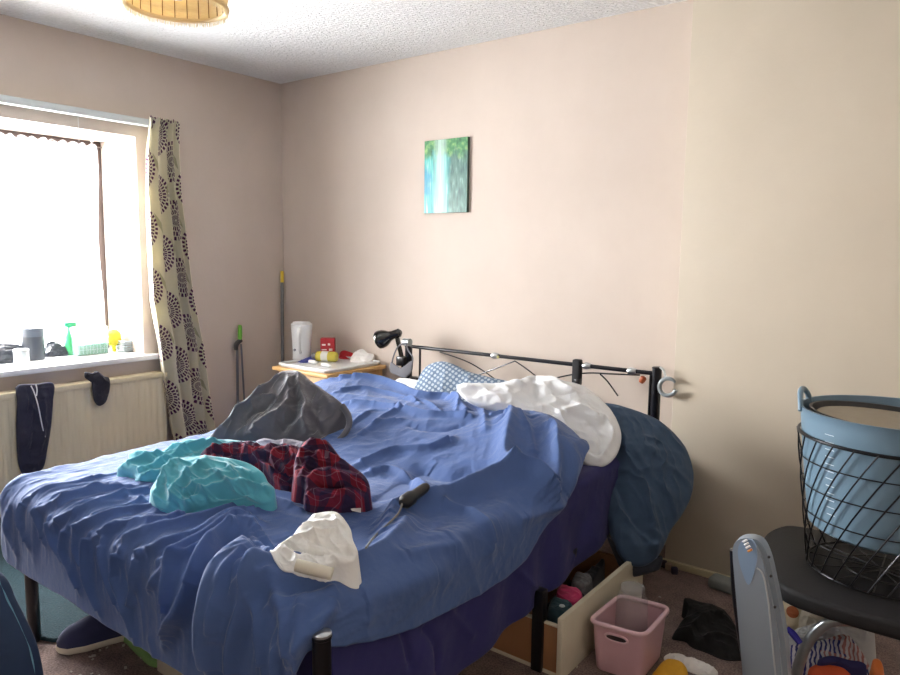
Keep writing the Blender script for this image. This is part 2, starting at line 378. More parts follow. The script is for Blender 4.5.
q = at(498, 357, 1, BH-.01); obj('bulb_clip', MB().lathe([(0, -.008), (.006, -.005), (.007, .003), (0, .008)], q, 10), mat('pale_yellow_plastic', (225, 222, 150), .4), bed)
matt = obj('mattress', MB().box((1.29, -2.115, .3), (2.655, -.23, .53), .035, 4), cloth('indigo_cotton', (44, 42, 100), sheen=.05, fine=.25), label='double mattress in indigo cover lying on the black bed frame', cat='mattress')
# indigo sheet: top strip and right side drop
na, nb = 420, 150
Yg, Tg = np.meshgrid(np.linspace(-2.1, -.235, na), np.linspace(0, 1, nb), indexing='ij')
hem = np.interp(Yg, [-2.1, -1.64, -1.42, -1.18, -.9, -.63, -.3, -.145], [.19, .18, .21, .222, .24, .285, .31, .32])
xe, rr_ = 2.645, .035
top = xe-1.7; drop = .545-hem; 
s = Tg*(.35+.055+drop-rr_)
Xs = np.where(s < .35, xe-.35+s, 0.); Zs = np.full_like(s, .54)
arc = (s >= .35) & (s < .405); a = (s-.35)/rr_; Xs = np.where(arc, xe+rr_*np.sin(np.clip(a, 0, PI/2)), Xs); Zs = np.where(arc, .54-rr_*(1-np.cos(np.clip(a, 0, PI/2))), Zs)
dn = s >= .405; dd = s-.405; Xs = np.where(dn, xe+rr_+.012*sstep(0, .25, dd), Xs); Zs = np.where(dn, .54-rr_-dd, Zs)
f = .008*np.sin(Yg*23+1.5*np.sin(Yg*5))*sstep(.38, .6, s)+.007*fbm(Yg*6+s*3, s*3, 5)+.005*ridged(Yg*5-s*4, s*6, 8)
ln = lambda pts, w_, h_: ([(p[1], .405+(.505-p[2])) for p in [at(x, y, 0, 2.69) for x, y in pts]], w_, h_)
f += crease(Yg, s, [ln([(398, 618), (404, 640), (408, 665)], .008, -.012), ln([(420, 625), (434, 645), (436, 675)], .01, -.012), ln([(500, 545), (525, 580), (540, 590)], .01, .008), ln([(450, 610), (470, 635)], .012, .008)])
Xs = Xs+f*sstep(.3, .42, s); Zs = Zs+.003*fbm(Yg*8, s*8, 2)
o = obj('bed_sheet', MB().grid(np.stack([Xs, Yg, Zs], -1)), cloth('indigo_sheet', (40, 40, 98), sheen=.08, fine=.25), label='indigo sheet hanging down the right side of the bed', cat='sheet', sharp=None)
md = o.modifiers.new('thick', 'SOLIDIFY'); md.thickness = .002; md.offset = -1
# ---- duvet
na, nb = 620, 500        # along bed, across bed
A_, B_ = np.meshgrid(np.linspace(0, 1, na), np.linspace(0, 1, nb), indexing='ij')
v0, v1 = -2.12-.085*PI/2-.185, -.48
V = v0+(v1-v0)*A_
uL = np.full_like(V, 1.235-.36)
uR = np.interp(V, [-2.6, -2.3, -2.2, -2.08, -1.85, -1.55, -1.3, -1.0, -.8, -.62, -.48], [2.735, 2.72, 2.72, 2.77, 2.82, 2.845, 2.85, 2.84, 2.80, 2.76, 2.70])
U = uL+(uR-uL)*B_
# slant and round the head right corner
hv = np.interp(U, [1.1, 1.9, 2.3, 2.5, 2.65, 2.8], [0, -.02, -.08, -.2, -.34, -.52]); V = V+hv*sstep(-1.7, -.5, V)
c_u, c_v, Rc = 2.53, -.93, .0; V = V - .2*sstep(1.3, .9, U)*sstep(-2.0, -2.3, V)*(-1) # hem rises toward the left corner
xl, xr, yf, rad = 1.235, 2.62, -2.12, .085
def topz(x, y):
    z = .566 + .108*sstep(-1.45, -.75, y) - .10*sstep(-.62, -.36, y-np.interp(x, [1.1, 1.9, 2.3, 2.5, 2.65], [0, -.02, -.08, -.2, -.34]))
    z += .03*np.exp(-((x-1.35)/.25)**2-((y+.75)/.3)**2)
    z += .045*np.exp(-((x-2.45)/.22)**2-((y+.85)/.22)**2)
    z += -.022*np.exp(-((x-2.15)/.25)**2-((y+1.35)/.25)**2)
    z += -.02*np.exp(-((x-2.4)/.12)**2-((y+1.75)/.25)**2)
    z += .012*fbm(x*3, y*3, 11)
    return z
def base(U, V):
    ex = np.where(U > xr, U-xr, np.where(U < xl, U-xl, 0)); ey = np.where(V < yf, V-yf, 0)
    e = np.hypot(ex, ey)+1e-9; dx, dy = ex/e, ey/e
    cx = np.clip(U, xl, xr); cy = np.maximum(V, yf); a = np.clip(e/rad, 0, PI/2); tail = np.maximum(0, e-rad*PI/2)
    h = rad*np.sin(a)+.04*tail; Z = topz(cx, cy)-rad*(1-np.cos(a))-tail
    N = np.stack([dx*np.sin(a), dy*np.sin(a), np.cos(a)], -1)
    return np.stack([cx+dx*h, cy+dy*h, Z], -1), N
P, N = base(U, V)
PX = proj(P)
def cl(px, py):
    d = (PX[..., 0]-px)**2+(PX[..., 1]-py)**2
    for lim in (9, 100, 900, 6400):
        m = d < lim
        if m.any(): break
    w = PX[..., 2][m]; k = w < w.min()+.04; dd = d[m][k]; i = dd.argmin(); return (U[m][k][i], V[m][k][i])
RD = [
 # (photo points, width, height) creases of the foot drape
 ([(42, 505), (38, 520), (45, 542)], .009, .010), ([(50, 518), (56, 545), (66, 565)], .009, .012), ([(68, 526), (65, 550), (74, 572), (80, 592)], .008, .015),
 ([(92, 533), (88, 560), (92, 588), (101, 615)], .008, .017), ([(103, 540), (107, 575), (119, 610)], .008, .012), ([(124, 550), (118, 575), (127, 602), (136, 645)], .010, .02),
 ([(142, 556), (136, 580), (131, 610)], .008, .012), ([(80, 525), (76, 545), (84, 570)], .007, .008), ([(150, 590), (160, 575), (172, 566)], .008, .01),
 ([(262, 545), (250, 538), (235, 538), (214, 549), (201, 578), (190, 604), (178, 622), (165, 645)], .014, .035),
 ([(262, 525), (238, 520), (222, 528), (200, 543), (176, 562), (172, 590), (166, 625)], .010, .02),
 ([(250, 560), (235, 575), (226, 605), (222, 640), (221, 675)], .035, .05), ([(206, 585), (199, 615), (200, 655)], .018, -.035),
 ([(256, 600), (262, 625), (265, 672)], .008, .014), ([(276, 650), (277, 680)], .008, .01), ([(334, 600), (316, 628), (292, 652)], .012, .014),
 ([(150, 640), (152, 660)], .01, .01), ([(28, 500), (22, 520), (30, 545)], .012, .012), ([(10, 505), (8, 530), (16, 552)], .012, .01),
 # foot end top creases
 ([(38, 513), (72, 498), (116, 483)], .010, .012), ([(55, 524), (87, 507), (130, 495), (152, 490)], .010, .014), ([(30, 500), (60, 487), (100, 477)], .010, .008),
 ([(75, 530), (101, 518), (145, 509), (175, 512)], .009, .014), ([(95, 538), (130, 524), (162, 523), (190, 517)], .009, .013), ([(116, 547), (145, 535), (179, 527), (220, 515), (250, 503)], .011, .016),
 ([(139, 556), (168, 547), (197, 538), (224, 520), (262, 512)], .011, .018), ([(160, 562), (190, 556), (215, 540), (235, 530)], .009, .012),
 ([(60, 505), (90, 492), (130, 486)], .007, .008), ([(88, 520), (120, 508), (150, 500)], .007, .008), ([(110, 530), (150, 518), (180, 520)], .007, .007),
 ([(230, 540), (250, 545), (262, 565), (275, 578)], .014, .02), ([(240, 530), (262, 540), (275, 550)], .01, .015),
 ([(240, 590), (280, 583), (330, 580), (370, 565), (398, 545), (412, 524)], .026, .035), ([(250, 598), (290, 590), (330, 588)], .01, .012), ([(262, 572), (290, 582), (330, 584)], .012, .01),
 ([(270, 612), (300, 600), (340, 594)], .01, .008), ([(235, 615), (248, 600), (265, 585)], .012, .012),
 # hollow where the white tissue lies
 ([(290, 552), (330, 548), (350, 540)], .05, -.03),
 # right hand folds
 ([(262, 575), (255, 600), (240, 640), (236, 675)], .01, .016), ([(250, 570), (238, 600), (232, 630)], .008, .014), ([(272, 590), (285, 620), (288, 660)], .01, .014), ([(300, 605), (298, 640), (300, 675)], .01, .012),
 ([(380, 545), (394, 522), (412, 513), (438, 507), (467, 497), (487, 487), (510, 478), (530, 477), (543, 488), (551, 503)], .026, .05),
 ([(438, 510), (467, 514), (481, 525), (491, 548)], .014, .018), ([(497, 393), (512, 418), (506, 443), (506, 465), (518, 480)], .024, .035),
 ([(545, 400), (556, 430), (556, 460), (550, 490)], .014, .02), ([(530, 410), (536, 440), (540, 470)], .02, -.015), ([(560, 440), (572, 470), (560, 500)], .03, .015),
 ([(330, 380), (380, 381), (420, 388), (450, 398), (470, 418)], .018, .022), ([(399, 409), (429, 417), (448, 418), (471, 419)], .01, .02), ([(346, 403), (375, 405), (399, 409)], .012, .016),
 ([(354, 468), (390, 453), (429, 450), (452, 440)], .014, .018), ([(366, 476), (390, 472), (414, 483), (430, 494)], .014, .018), ([(372, 429), (382, 418), (399, 411)], .01, .01),
 ([(448, 392), (458, 402), (456, 412)], .008, .012), ([(335, 394), (362, 388), (400, 396), (420, 404)], .009, .012), ([(400, 398), (425, 402), (440, 412)], .008, .01),
 ([(410, 425), (440, 430), (465, 424)], .015, -.012), ([(420, 470), (450, 475), (480, 470)], .03, -.02), ([(375, 500), (400, 490), (425, 470)], .02, -.015),
 ([(520, 520), (545, 510), (560, 500)], .012, .012), ([(440, 540), (470, 535), (500, 520)], .03, .012), ([(400, 560), (430, 552), (455, 548)], .014, .012), ([(350, 600), (400, 585), (440, 570)], .03, .012),
 ([(355, 440), (375, 425), (400, 420)], .012, .010), ([(350, 425), (372, 412), (392, 412)], .01, .008), ([(470, 395), (482, 410), (486, 430)], .012, .01), ([(480, 392), (510, 405), (530, 430), (535, 455)], .012, .012),
 ([(120, 495), (150, 505), (180, 508)], .01, .008), ([(230, 500), (260, 500), (300, 512)], .014, .016), ([(255, 492), (290, 498), (330, 510)], .012, .012),
]
D = crease(U, V, [([cl(*q) for q in pts], w_, h_) for pts, w_, h_ in RD])
wob = fbm(U*2, V*2, 4)*.35
ft = sstep(-1.75, -2.1, V)
D *= 1.35+.25*ft
D += ft*(.4+.6*sstep(0, .12, A_))*(.015*(ridged(U*13+wob*4, V*3.5+U*2, 21)-.5)+.007*(ridged(U*27+wob*6, V*5-U*3, 24)-.4)+.0012*fbm(U*24, V*10, 9))
D *= .4+.6*sstep(0, .09, A_)
D += (1-ft)*(.010*(ridged(U*4+wob*3, V*5-U*2, 31)-.45)+.004*ridged(U*13+V*6, V*10, 33)+.002*fbm(U*34, V*34, 37))
P = P+N*D[..., None]
P[..., 2] = np.where((U < xr) & (U > xl) & (V > yf), np.maximum(P[..., 2], .548), P[..., 2])
DUV = cloth('blue_cotton_duvet', (67, 93, 144), var=.07, sheen=.2, fine=.85)
DP = P.copy()
o = obj('duvet', MB().grid(P), DUV, label='crumpled mid-blue duvet spread over the bed', cat='duvet', sharp=None)
md = o.modifiers.new('thick', 'SOLIDIFY'); md.thickness = .007; md.offset = -1
Q = DP[::5, ::5]; a_, b_ = Q.shape[:2]
BVH = BVHTree.FromPolygons([Vector(v) for v in Q.reshape(-1, 3)], [(i*b_+j, i*b_+j+1, (i+1)*b_+j+1, (i+1)*b_+j) for i in range(a_-1) for j in range(b_-1)])
def bedz(x, y):
    h = BVH.ray_cast(Vector((x, y, 2)), Vector((0, 0, -1))); return h[0][2] if h[0] else .0
def hit(px, py):
    h = BVH.ray_cast(Vector(CAM), Vector(ray(px, py))); return np.array(h[0])
# ------------------------------------------------------------------ soft shapes traced on a plane, given real depth
def puff(mb, outline, p0, n, h, back=None, ground=None, lines=(), nz=.006, nsc=9, seed=1, centre=None, pw=3., uvs=None, N_=200, M_=70, clampz=True, fold=None):
    n = np.array(n, float); n /= np.linalg.norm(n)
    e1 = np.cross([0, 0, 1.], n); e1 = e1/np.linalg.norm(e1) if np.linalg.norm(e1) > 1e-3 else np.array([1., 0, 0]); e2 = np.cross(n, e1)
    p0 = np.array(p0, float); W = lambda q: p0+np.outer(q[..., 0].ravel(), e1).reshape(*q.shape[:-1], 3)+np.outer(q[..., 1].ravel(), e2).reshape(*q.shape[:-1], 3)
    T = lambda x, y: np.array([(on(x, y, p0, n)-p0)@e1, (on(x, y, p0, n)-p0)@e2])
    O = np.array(catmull([T(*q) for q in outline], 16, True)); 
    # resample evenly
    dl = np.r_[0, np.cumsum(np.linalg.norm(np.diff(np.vstack([O, O[:1]]), axis=0), axis=1))]; Oc = np.vstack([O, O[:1]])
    t = np.linspace(0, dl[-1], N_, endpoint=False); O = np.stack([np.interp(t, dl, Oc[:, 0]), np.interp(t, dl, Oc[:, 1])], 1)
    C = T(*centre) if centre else O.mean(0)
    r = np.linspace(0, 1, M_)**.8; r = r[::-1]
    G = C+(O-C)[None]*r[:, None, None]; A, Bb = G[..., 0], G[..., 1]; Rr = np.repeat(r[:, None], N_, 1)
    prof = (1-Rr**pw)**.5
    Hh = h*prof + crease(A, Bb, [([T(*q) for q in pts], w_, h_*1.3) for pts, w_, h_ in lines])*np.minimum(1, (1-Rr)*8+.15)
    nz = nz*1.5
    if fold:
        an, wl_, am = fold; ca_, sa_ = math.cos(an), math.sin(an); f1 = (A*ca_+Bb*sa_); f2 = (-A*sa_+Bb*ca_); wp = fbm(A*4, Bb*4, seed+20)
        Hh += am*((1-np.abs(vn(f1/wl_+wp*1.6, f2/wl_*.28+wp, seed+31)*2-1))**2.2-.4)*np.minimum(1, (1-Rr)*5+.1)
        Hh += am*.45*((1-np.abs(vn(f1/wl_*2.2-wp*2, f2/wl_*.7+3, seed+37)*2-1))**2-.4)*np.minimum(1, (1-Rr)*5+.1)
    Hh += nz*(ridged(A*nsc+.6*fbm(A*5, Bb*5, seed+5), Bb*nsc*1.3, seed)-.5)*np.minimum(1, (1-Rr)*6+.1)*2 + nz*.4*fbm(A*nsc*4, Bb*nsc*4, seed+3)*np.minimum(1, (1-Rr)*5)
    Pt = W(G)+Hh[..., None]*n
    rows = [Pt]; uv = [G]
    if ground is not None:
        gz = np.vectorize(ground)(Pt[..., 0], Pt[..., 1])
        if clampz: Pt[..., 2] = np.maximum(Pt[..., 2], gz+.004)
        e = Pt[0]; ge = gz[0]; cw = W(C[None])[0]
        sk = []; d = e-cw; d[:, 2] = 0; d /= np.maximum(1e-6, np.linalg.norm(d, axis=1))[:, None]
        for k in (1., .8, .55, .3, .12):
            q = e.copy(); q[:, 2] = ge-.006+(e[:, 2]-ge+.006)*(1-k)**1.; q[:, :2] += (d*(.14*np.maximum(0, e[:, 2]-ge)*k)[:, None])[:, :2]; sk.append(q)
        rows = [np.array(sk)]+rows; uv = [np.repeat(G[:1], 5, 0)]+uv
    elif back is not None:
        Bk = W(G)-n*(back*prof + nz*fbm(A*nsc, Bb*nsc, seed+9)*(1-Rr)*2)[..., None]; Bk = Bk[1:][::-1]
        rows = [Bk]+rows; uv = [G[1:][::-1]]+uv
    Z = np.concatenate(rows); mb.grid(Z, closed_u=True)
    if uvs is not None: uvs.append(np.concatenate(uv).reshape(-1, 2))
    return Z
def soft(name, patches, m, label, cat, **k):
    mb = MB(); uvs = []
    for p in patches: puff(mb, uvs=uvs, **p)
    return obj(name, mb, m, label=label, cat=cat, uv=np.concatenate(uvs), sharp=None, **k)
gz0 = lambda x, y: 0.
# pillows and white duvet at the head
def hexmat():
    t = NT('grey_patterned_cotton'); tc = t.new('ShaderNodeTexCoord'); mp = t.new('ShaderNodeMapping'); mp.inputs['Scale'].default_value = (44, 44, 44); mp.inputs['Rotation'].default_value = (0, 0, .5)
    t.lk(tc.outputs['UV'], mp.inputs[0]); v = t.new('ShaderNodeTexChecker'); v.inputs['Scale'].default_value = 1
    vo = t.new('ShaderNodeTexVoronoi'); vo.inputs['Randomness'].default_value = .0; vo.inputs['Scale'].default_value = 1; t.lk(mp.outputs[0], vo.inputs['Vector'])
    f = t.m_('LESS_THAN', vo.outputs['Distance'], .33); t.lk(t.mix(f, lin(104, 124, 148), lin(180, 192, 202)), t.b.inputs['Base Color']); t.b.inputs['Roughness'].default_value = .8; return t.m
soft('pillow', [dict(outline=[(412, 400), (417, 382), (425, 368), (438, 362), (452, 364), (475, 374), (520, 384), (560, 392), (560, 410), (480, 412), (425, 412)], p0=(1.7, -.30, .62), n=(.25, -.8, .55), h=.05, back=.06, nz=.004, seed=3)], hexmat(), 'grey pillow with small pale pattern leaning below the headboard', 'pillow')
WHC = cloth('white_cotton', (228, 230, 232), var=.03, sheen=.05, fine=.3)
soft('pillow', [dict(outline=[(395, 382), (405, 379), (440, 386), (470, 392), (520, 400), (520, 415), (430, 412), (398, 398)], p0=(1.5, -.36, .59), n=(.1, -.5, .8), h=.03, back=.05, nz=.003, seed=5)], WHC, 'white pillow edge lying flat in front of the headboard lamp', 'pillow')
wl = [([(535, 378), (532, 390), (538, 405)], .02, -.02), ([(545, 372), (560, 390), (575, 398)], .015, .012), ([(560, 418), (580, 415), (600, 425)], .012, .02), ([(585, 425), (600, 440), (598, 455)], .008, -.012), ([(600, 420), (612, 438), (600, 462)], .008, .014),
      ([(570, 375), (590, 385), (600, 400)], .02, .012), ([(578, 448), (592, 456), (606, 452)], .006, -.01), ([(500, 383), (515, 386), (530, 390)], .01, .01), ([(548, 400), (570, 400), (595, 395)], .006, -.006)]
soft('duvet', [dict(outline=[(457, 386), (480, 384), (500, 384), (517, 381), (530, 376), (545, 377), (565, 382), (585, 388), (598, 398), (612, 412), (621, 432), (619, 450), (610, 463), (598, 467), (585, 464), (570, 452), (550, 436), (520, 418), (470, 402)],
     p0=(2.50, -.68, .635), n=(.35, -.5, .8), h=.035, back=.05, lines=wl, nz=.004, nsc=8, seed=12, centre=(545, 405), pw=3, fold=(.9, .07, .014))], WHC, 'bunched white bedding poking out behind the blue duvet near the headboard', 'bedding')
tl_ = [([(630, 470), (640, 500), (650, 535), (655, 560)], .012, .014), ([(612, 480), (622, 510), (640, 545)], .014, -.014), ([(625, 450), (645, 480), (668, 500)], .012, .010), ([(615, 510), (630, 530), (650, 550)], .008, .012), ([(640, 455), (670, 475), (690, 490)], .01, .008), ([(618, 462), (640, 455), (665, 462)], .02, .01)]
soft('pillow', [dict(outline=[(585, 405), (605, 403), (630, 409), (655, 419), (675, 435), (688, 455), (693, 475), (691, 496), (682, 515), (671, 530), (664, 545), (655, 560), (640, 567), (625, 562), (614, 545), (607, 520), (605, 505), (611, 485), (612, 465), (605, 440), (590, 425)],
     p0=(2.80, -.52, .40), n=(.55, -.62, .56), h=.07, back=.07, lines=tl_, nz=.004, nsc=6, seed=21, centre=(648, 480), pw=2.5, fold=(.2, .09, .020))], cloth('teal_blue_cotton', (56, 78, 104), sheen=.1, fine=.3), 'slate-blue pillow drooping over the right head corner of the bed', 'pillow')
soft('cloth', [dict(outline=[(607, 535), (625, 555), (650, 562), (662, 556), (660, 568), (650, 573), (632, 577), (624, 575), (614, 555)], p0=(2.84, -.66, .12), n=(.5, -.8, .2), h=.03, back=.03, nz=.003, seed=8)], cloth('black_cloth', (40, 44, 54)), 'dark grey cloth hanging below the slate-blue pillow', 'cloth')
# clothes on the bed
GREY = cloth('grey_fleece', (98, 97, 102), sheen=.5, fine=.3)
hn = (.45, -.62, .62)
gl_ = [([(283, 375), (262, 395), (240, 415), (222, 436)], .012, .02), ([(290, 378), (292, 400), (286, 415), (268, 425), (250, 440)], .012, .024), ([(300, 374), (303, 395), (309, 410), (306, 425), (312, 440)], .012, .028), ([(265, 390), (255, 405), (230, 420), (218, 436)], .01, .015),
       ([(278, 400), (268, 412), (255, 418), (245, 432)], .01, -.018), ([(298, 400), (296, 420), (280, 436)], .014, -.02), ([(315, 385), (325, 398), (333, 412)], .012, .015), ([(310, 378), (330, 392), (345, 408)], .009, .01), ([(320, 410), (318, 425), (325, 438)], .01, -.015)]
hp = hit(240, 441)
hood = [dict(outline=[(208, 440), (222, 428), (236, 412), (252, 396), (270, 384), (280, 374), (290, 371), (301, 373), (312, 382), (326, 392), (340, 402), (345, 412), (336, 425), (328, 436), (320, 447), (300, 444), (270, 444), (240, 443), (222, 443)],
     p0=hp+np.array([0, 0, .02]), n=hn, h=.05, ground=bedz, lines=gl_, fold=(-.5, .06, .018), nz=.004, nsc=8, seed=41, centre=(285, 415), pw=3)]
o = soft('hooded_jacket', hood, GREY, 'charcoal grey fleece hoodie heaped on the left of the bed', 'hoodie')
P0 = hp+np.array([0, 0, .03])
mb = MB().tube([on(x, y, P0+np.array([.0, 0, .02]), hn) for x, y in ((342, 406), (348, 415), (349, 425), (343, 436), (334, 444), (325, 447))], [.014, .013, .012, .012, .013, .014], 12, smooth=6); obj('sleeve', mb, GREY, o)
AQ = cloth('turquoise_fleece', (84, 168, 184), sheen=.5, fine=.3)
ap = hit(200, 512); ap2 = hit(150, 478)
a1 = dict(outline=[(117, 470), (128, 462), (130, 455), (150, 456), (165, 450), (178, 444), (190, 440), (215, 441), (245, 442), (262, 446), (262, 470), (230, 490), (180, 490), (150, 486), (136, 487), (135, 478)], p0=ap2+np.array([0, 0, .004]), n=(.25, -.45, .86), h=.035, ground=bedz,
     lines=[([(125, 468), (150, 463), (180, 460), (215, 447)], .008, .014), ([(135, 478), (165, 470), (195, 455), (225, 449)], .010, .016), ([(145, 482), (170, 478), (190, 468)], .008, .012), ([(172, 448), (185, 450), (195, 445)], .006, .01), ([(140, 460), (160, 459), (176, 452)], .006, -.008)], nz=.003, nsc=10, seed=51, fold=(1.2, .045, .018))
a2 = dict(outline=[(150, 497), (152, 487), (158, 478), (163, 468), (170, 461), (185, 458), (215, 457), (245, 462), (262, 472), (268, 482), (275, 490), (272, 502), (262, 505), (245, 500), (225, 502), (205, 507), (185, 514), (165, 512), (153, 505)], p0=ap+np.array([0, 0, .008]), n=(.35, -.55, .75), h=.03, ground=bedz,
     lines=[([(158, 492), (166, 475), (175, 462)], .009, .014), ([(172, 508), (180, 490), (195, 475), (205, 465)], .009, .015), ([(190, 508), (215, 492), (245, 488), (268, 492)], .010, .018), ([(180, 500), (210, 485), (240, 478)], .008, .012), ([(215, 478), (235, 473), (255, 476)], .010, .012), ([(200, 470), (220, 476), (230, 470)], .006, -.008), ([(185, 498), (220, 499), (255, 497)], .008, -.01), ([(250, 480), (262, 488), (270, 499)], .006, -.01)], nz=.003, nsc=11, seed=55, fold=(1.0, .045, .022), pw=2.2)
soft('fleece_garment', [a1, a2], AQ, 'turquoise fleece garment crumpled on the foot half of the bed', 'clothing')
def plaidmat():
    t = NT('red_navy_plaid'); tc = t.new('ShaderNodeTexCoord'); nz = t.new('ShaderNodeTexNoise'); nz.inputs['Scale'].default_value = 7; t.lk(tc.outputs['UV'], nz.inputs['Vector'])
    ad = t.new('ShaderNodeVectorMath', operation='SCALE'); ad.inputs[3].default_value = .16; t.lk(nz.outputs['Color'], ad.inputs[0]); av = t.new('ShaderNodeVectorMath', operation='ADD'); t.lk(ad.outputs[0], av.inputs[0]); t.lk(tc.outputs['UV'], av.inputs[1])
    sp = t.new('ShaderNodeSeparateXYZ'); t.lk(av.outputs[0], sp.inputs[0])
    def st(o, p, w, off=0): return t.m_('LESS_THAN', t.m_('FRACT', t.m_('ADD', t.m_('DIVIDE', o, p), off)), w)
    c = t.mix(.5, lin(128, 22, 46), lin(128, 22, 46))
    for o in (sp.outputs[0], sp.outputs[1]): c = t.mix(t.m_('MULTIPLY', st(o, .055, .45), .72), c, lin(24, 28, 62))
    for o in (sp.outputs[0], sp.outputs[1]): c = t.mix(t.m_('MULTIPLY', st(o, .055, .035, .2), .18), c, lin(190, 175, 185))
    t.lk(c, t.b.inputs['Base Color']); t.b.inputs['Roughness'].default_value = .9; t.bump(t.noise(500, 1), .2, .001); return t.m
PLD = plaidmat()
pp = hit(330, 510); pc = hit(285, 489)
p1 = dict(outline=[(199, 458), (205, 450), (214, 447), (232, 445), (250, 443), (268, 448), (285, 445), (298, 452), (300, 470), (292, 486), (285, 491), (272, 480), (262, 468), (245, 462), (225, 461), (210, 465), (203, 465)], p0=pc+np.array([0, 0, .05]), n=(.25, -.5, .8), h=.03, ground=bedz, nz=.004, nsc=10, fold=(1.2, .03, .02), seed=61, centre=(268, 458),
     lines=[([(205, 456), (225, 450), (250, 455), (272, 475), (284, 488)], .008, .014), ([(215, 460), (240, 457), (262, 464)], .006, -.008), ([(270, 450), (285, 455), (292, 470)], .01, .018), ([(280, 448), (278, 460), (286, 474)], .008, -.016)])
p2 = dict(outline=[(294, 470), (297, 456), (304, 446), (316, 442), (328, 443), (336, 452), (344, 462), (356, 470), (366, 478), (370, 488), (366, 497), (352, 505), (340, 509), (328, 512), (316, 517), (306, 514), (304, 504), (306, 492), (296, 484)], p0=pp+np.array([0, 0, .01]), n=(.45, -.6, .66), h=.055, ground=bedz, nz=.004, nsc=12, fold=(1.35, .03, .024), seed=67,
     lines=[([(300, 478), (302, 462), (312, 450), (326, 446)], .010, .018), ([(305, 485), (310, 470), (325, 462), (345, 468)], .008, .016), ([(306, 492), (325, 482), (350, 484), (366, 488)], .010, .02), ([(308, 508), (320, 498), (345, 500), (360, 500)], .009, .018), ([(310, 500), (325, 492), (350, 493)], .007, -.016), ([(312, 478), (330, 472), (355, 478)], .006, -.012), ([(318, 456), (332, 456), (340, 464)], .006, -.01)])
p3 = dict(outline=[(268, 462), (276, 450), (290, 446), (302, 450), (305, 462), (302, 478), (296, 490), (284, 490), (274, 478)], p0=pc+np.array([.01, 0, .035]), n=(.4, -.6, .7), h=.045, ground=bedz, nz=.004, nsc=14, fold=(.6, .03, .018), seed=69, lines=[([(274, 470), (280, 458), (292, 455), (298, 466), (290, 476), (284, 470)], .007, .016), ([(282, 484), (296, 480), (300, 468)], .006, -.012)])
soft('plaid_shirt', [p1, p3, p2], PLD, 'dark red and navy plaid shirt crumpled on the bed', 'shirt')
b = MB(); q = [hit(348, 509), hit(361, 509), hit(361, 516), hit(352, 514)]; n_ = np.array([0, 0, .012]); b.add([v+n_ for v in q]+[v+n_*.8 for v in q], [(0, 1, 2, 3), (7, 6, 5, 4), (0, 4, 5, 1), (1, 5, 6, 2), (2, 6, 7, 3), (3, 7, 4, 0)])
obj('care_tag', b, mat('white_paper', (235, 233, 228), .8), label='small white tag beside the plaid shirt on the duvet', cat='tag')
# grey inner lining peeking out
gp = hit(300, 445)
soft('cloth', [dict(outline=[(255, 444), (262, 440), (275, 442), (290, 440), (302, 442), (312, 447), (300, 452), (285, 449), (268, 450)], p0=gp+np.array([0, 0, .075]), n=(.3, -.5, .8), h=.02, ground=bedz, nz=.004, nsc=14, seed=77)], cloth('pale_grey_cloth', (150, 146, 158)), 'pale grey cloth strip between the hoodie and the plaid shirt', 'clothing')
tp = hit(325, 562)
TISS = mat('white_plastic_bag', (232, 233, 230), .5, var=.03, bump=.35, bscale=60, bdist=.006)
soft('plastic_bag', [dict(outline=[(270, 558), (275, 550), (290, 540), (298, 530), (306, 524), (314, 515), (330, 512), (340, 515), (350, 528), (353, 540), (358, 553), (354, 562), (345, 566), (335, 567), (320, 571), (300, 574), (285, 573), (276, 568)], p0=tp+np.array([0, 0, .012]), n=(.25, -.4, .88), h=.022, ground=bedz, nz=.004, nsc=14, fold=(.9, .04, .010), seed=81,
     lines=[([(292, 542), (310, 540), (335, 535)], .005, .01), ([(300, 530), (320, 528), (345, 530)], .005, .008), ([(282, 552), (295, 560), (298, 572)], .006, .01), ([(335, 520), (342, 540), (352, 553)], .005, .009), ([(310, 545), (330, 552), (352, 556)], .006, -.008), ([(290, 548), (300, 556), (330, 558)], .005, -.009)])], TISS, 'crumpled white plastic bag lying in a dip of the duvet', 'bag')
c0, c1 = hit(299, 570), hit(330, 576)
ca = on(296, 565, tp+np.array([0, 0, .045]), (.3, -.45, .84)); cb = on(332, 574, tp+np.array([0, 0, .03]), (.3, -.45, .84))
obj('cardboard_tube', MB().tube([ca, cb], .014, 20), mat('pale_card', (208, 204, 188), .8), label='pale cardboard tube lying on the white plastic bag', cat='tube')
# remote / hair tool with cord
r1_ = hit(402, 510)+np.array([0, 0, .018]); r2_ = hit(427, 494)+np.array([0, 0, .024]); d_ = (r2_-r1_)/np.linalg.norm(r2_-r1_); L_ = np.linalg.norm(r2_-r1_)
rt = thing('plug_adaptor', tuple(r1_), 'black hand-held plug with grey lead on the duvet', 'cable plug')
obj('body', MB().tube([r1_, r1_+d_*L_*.1, r1_+d_*L_*.35, r1_+d_*L_*.45, r1_+d_*L_*.9, r2_], [.012, .021, .021, .016, .015, .011], 14), mat('black_plastic', (26, 26, 28), .45), rt)
obj('button', MB().lathe([(.0, .004), (.006, .003), (.008, 0)], r1_+d_*L_*.25+np.array([0, 0, .014]), 12), mat('dark_grey_plastic', (60, 60, 62), .5), rt)
obj('cord', MB().tube([r1_]+[hit(x, y)+np.array([0, 0, .006]) for x, y in ((398, 516), (388, 526), (375, 538), (366, 550))], .003, 8, smooth=6), mat('grey_lead', (120, 118, 112), .5), rt)
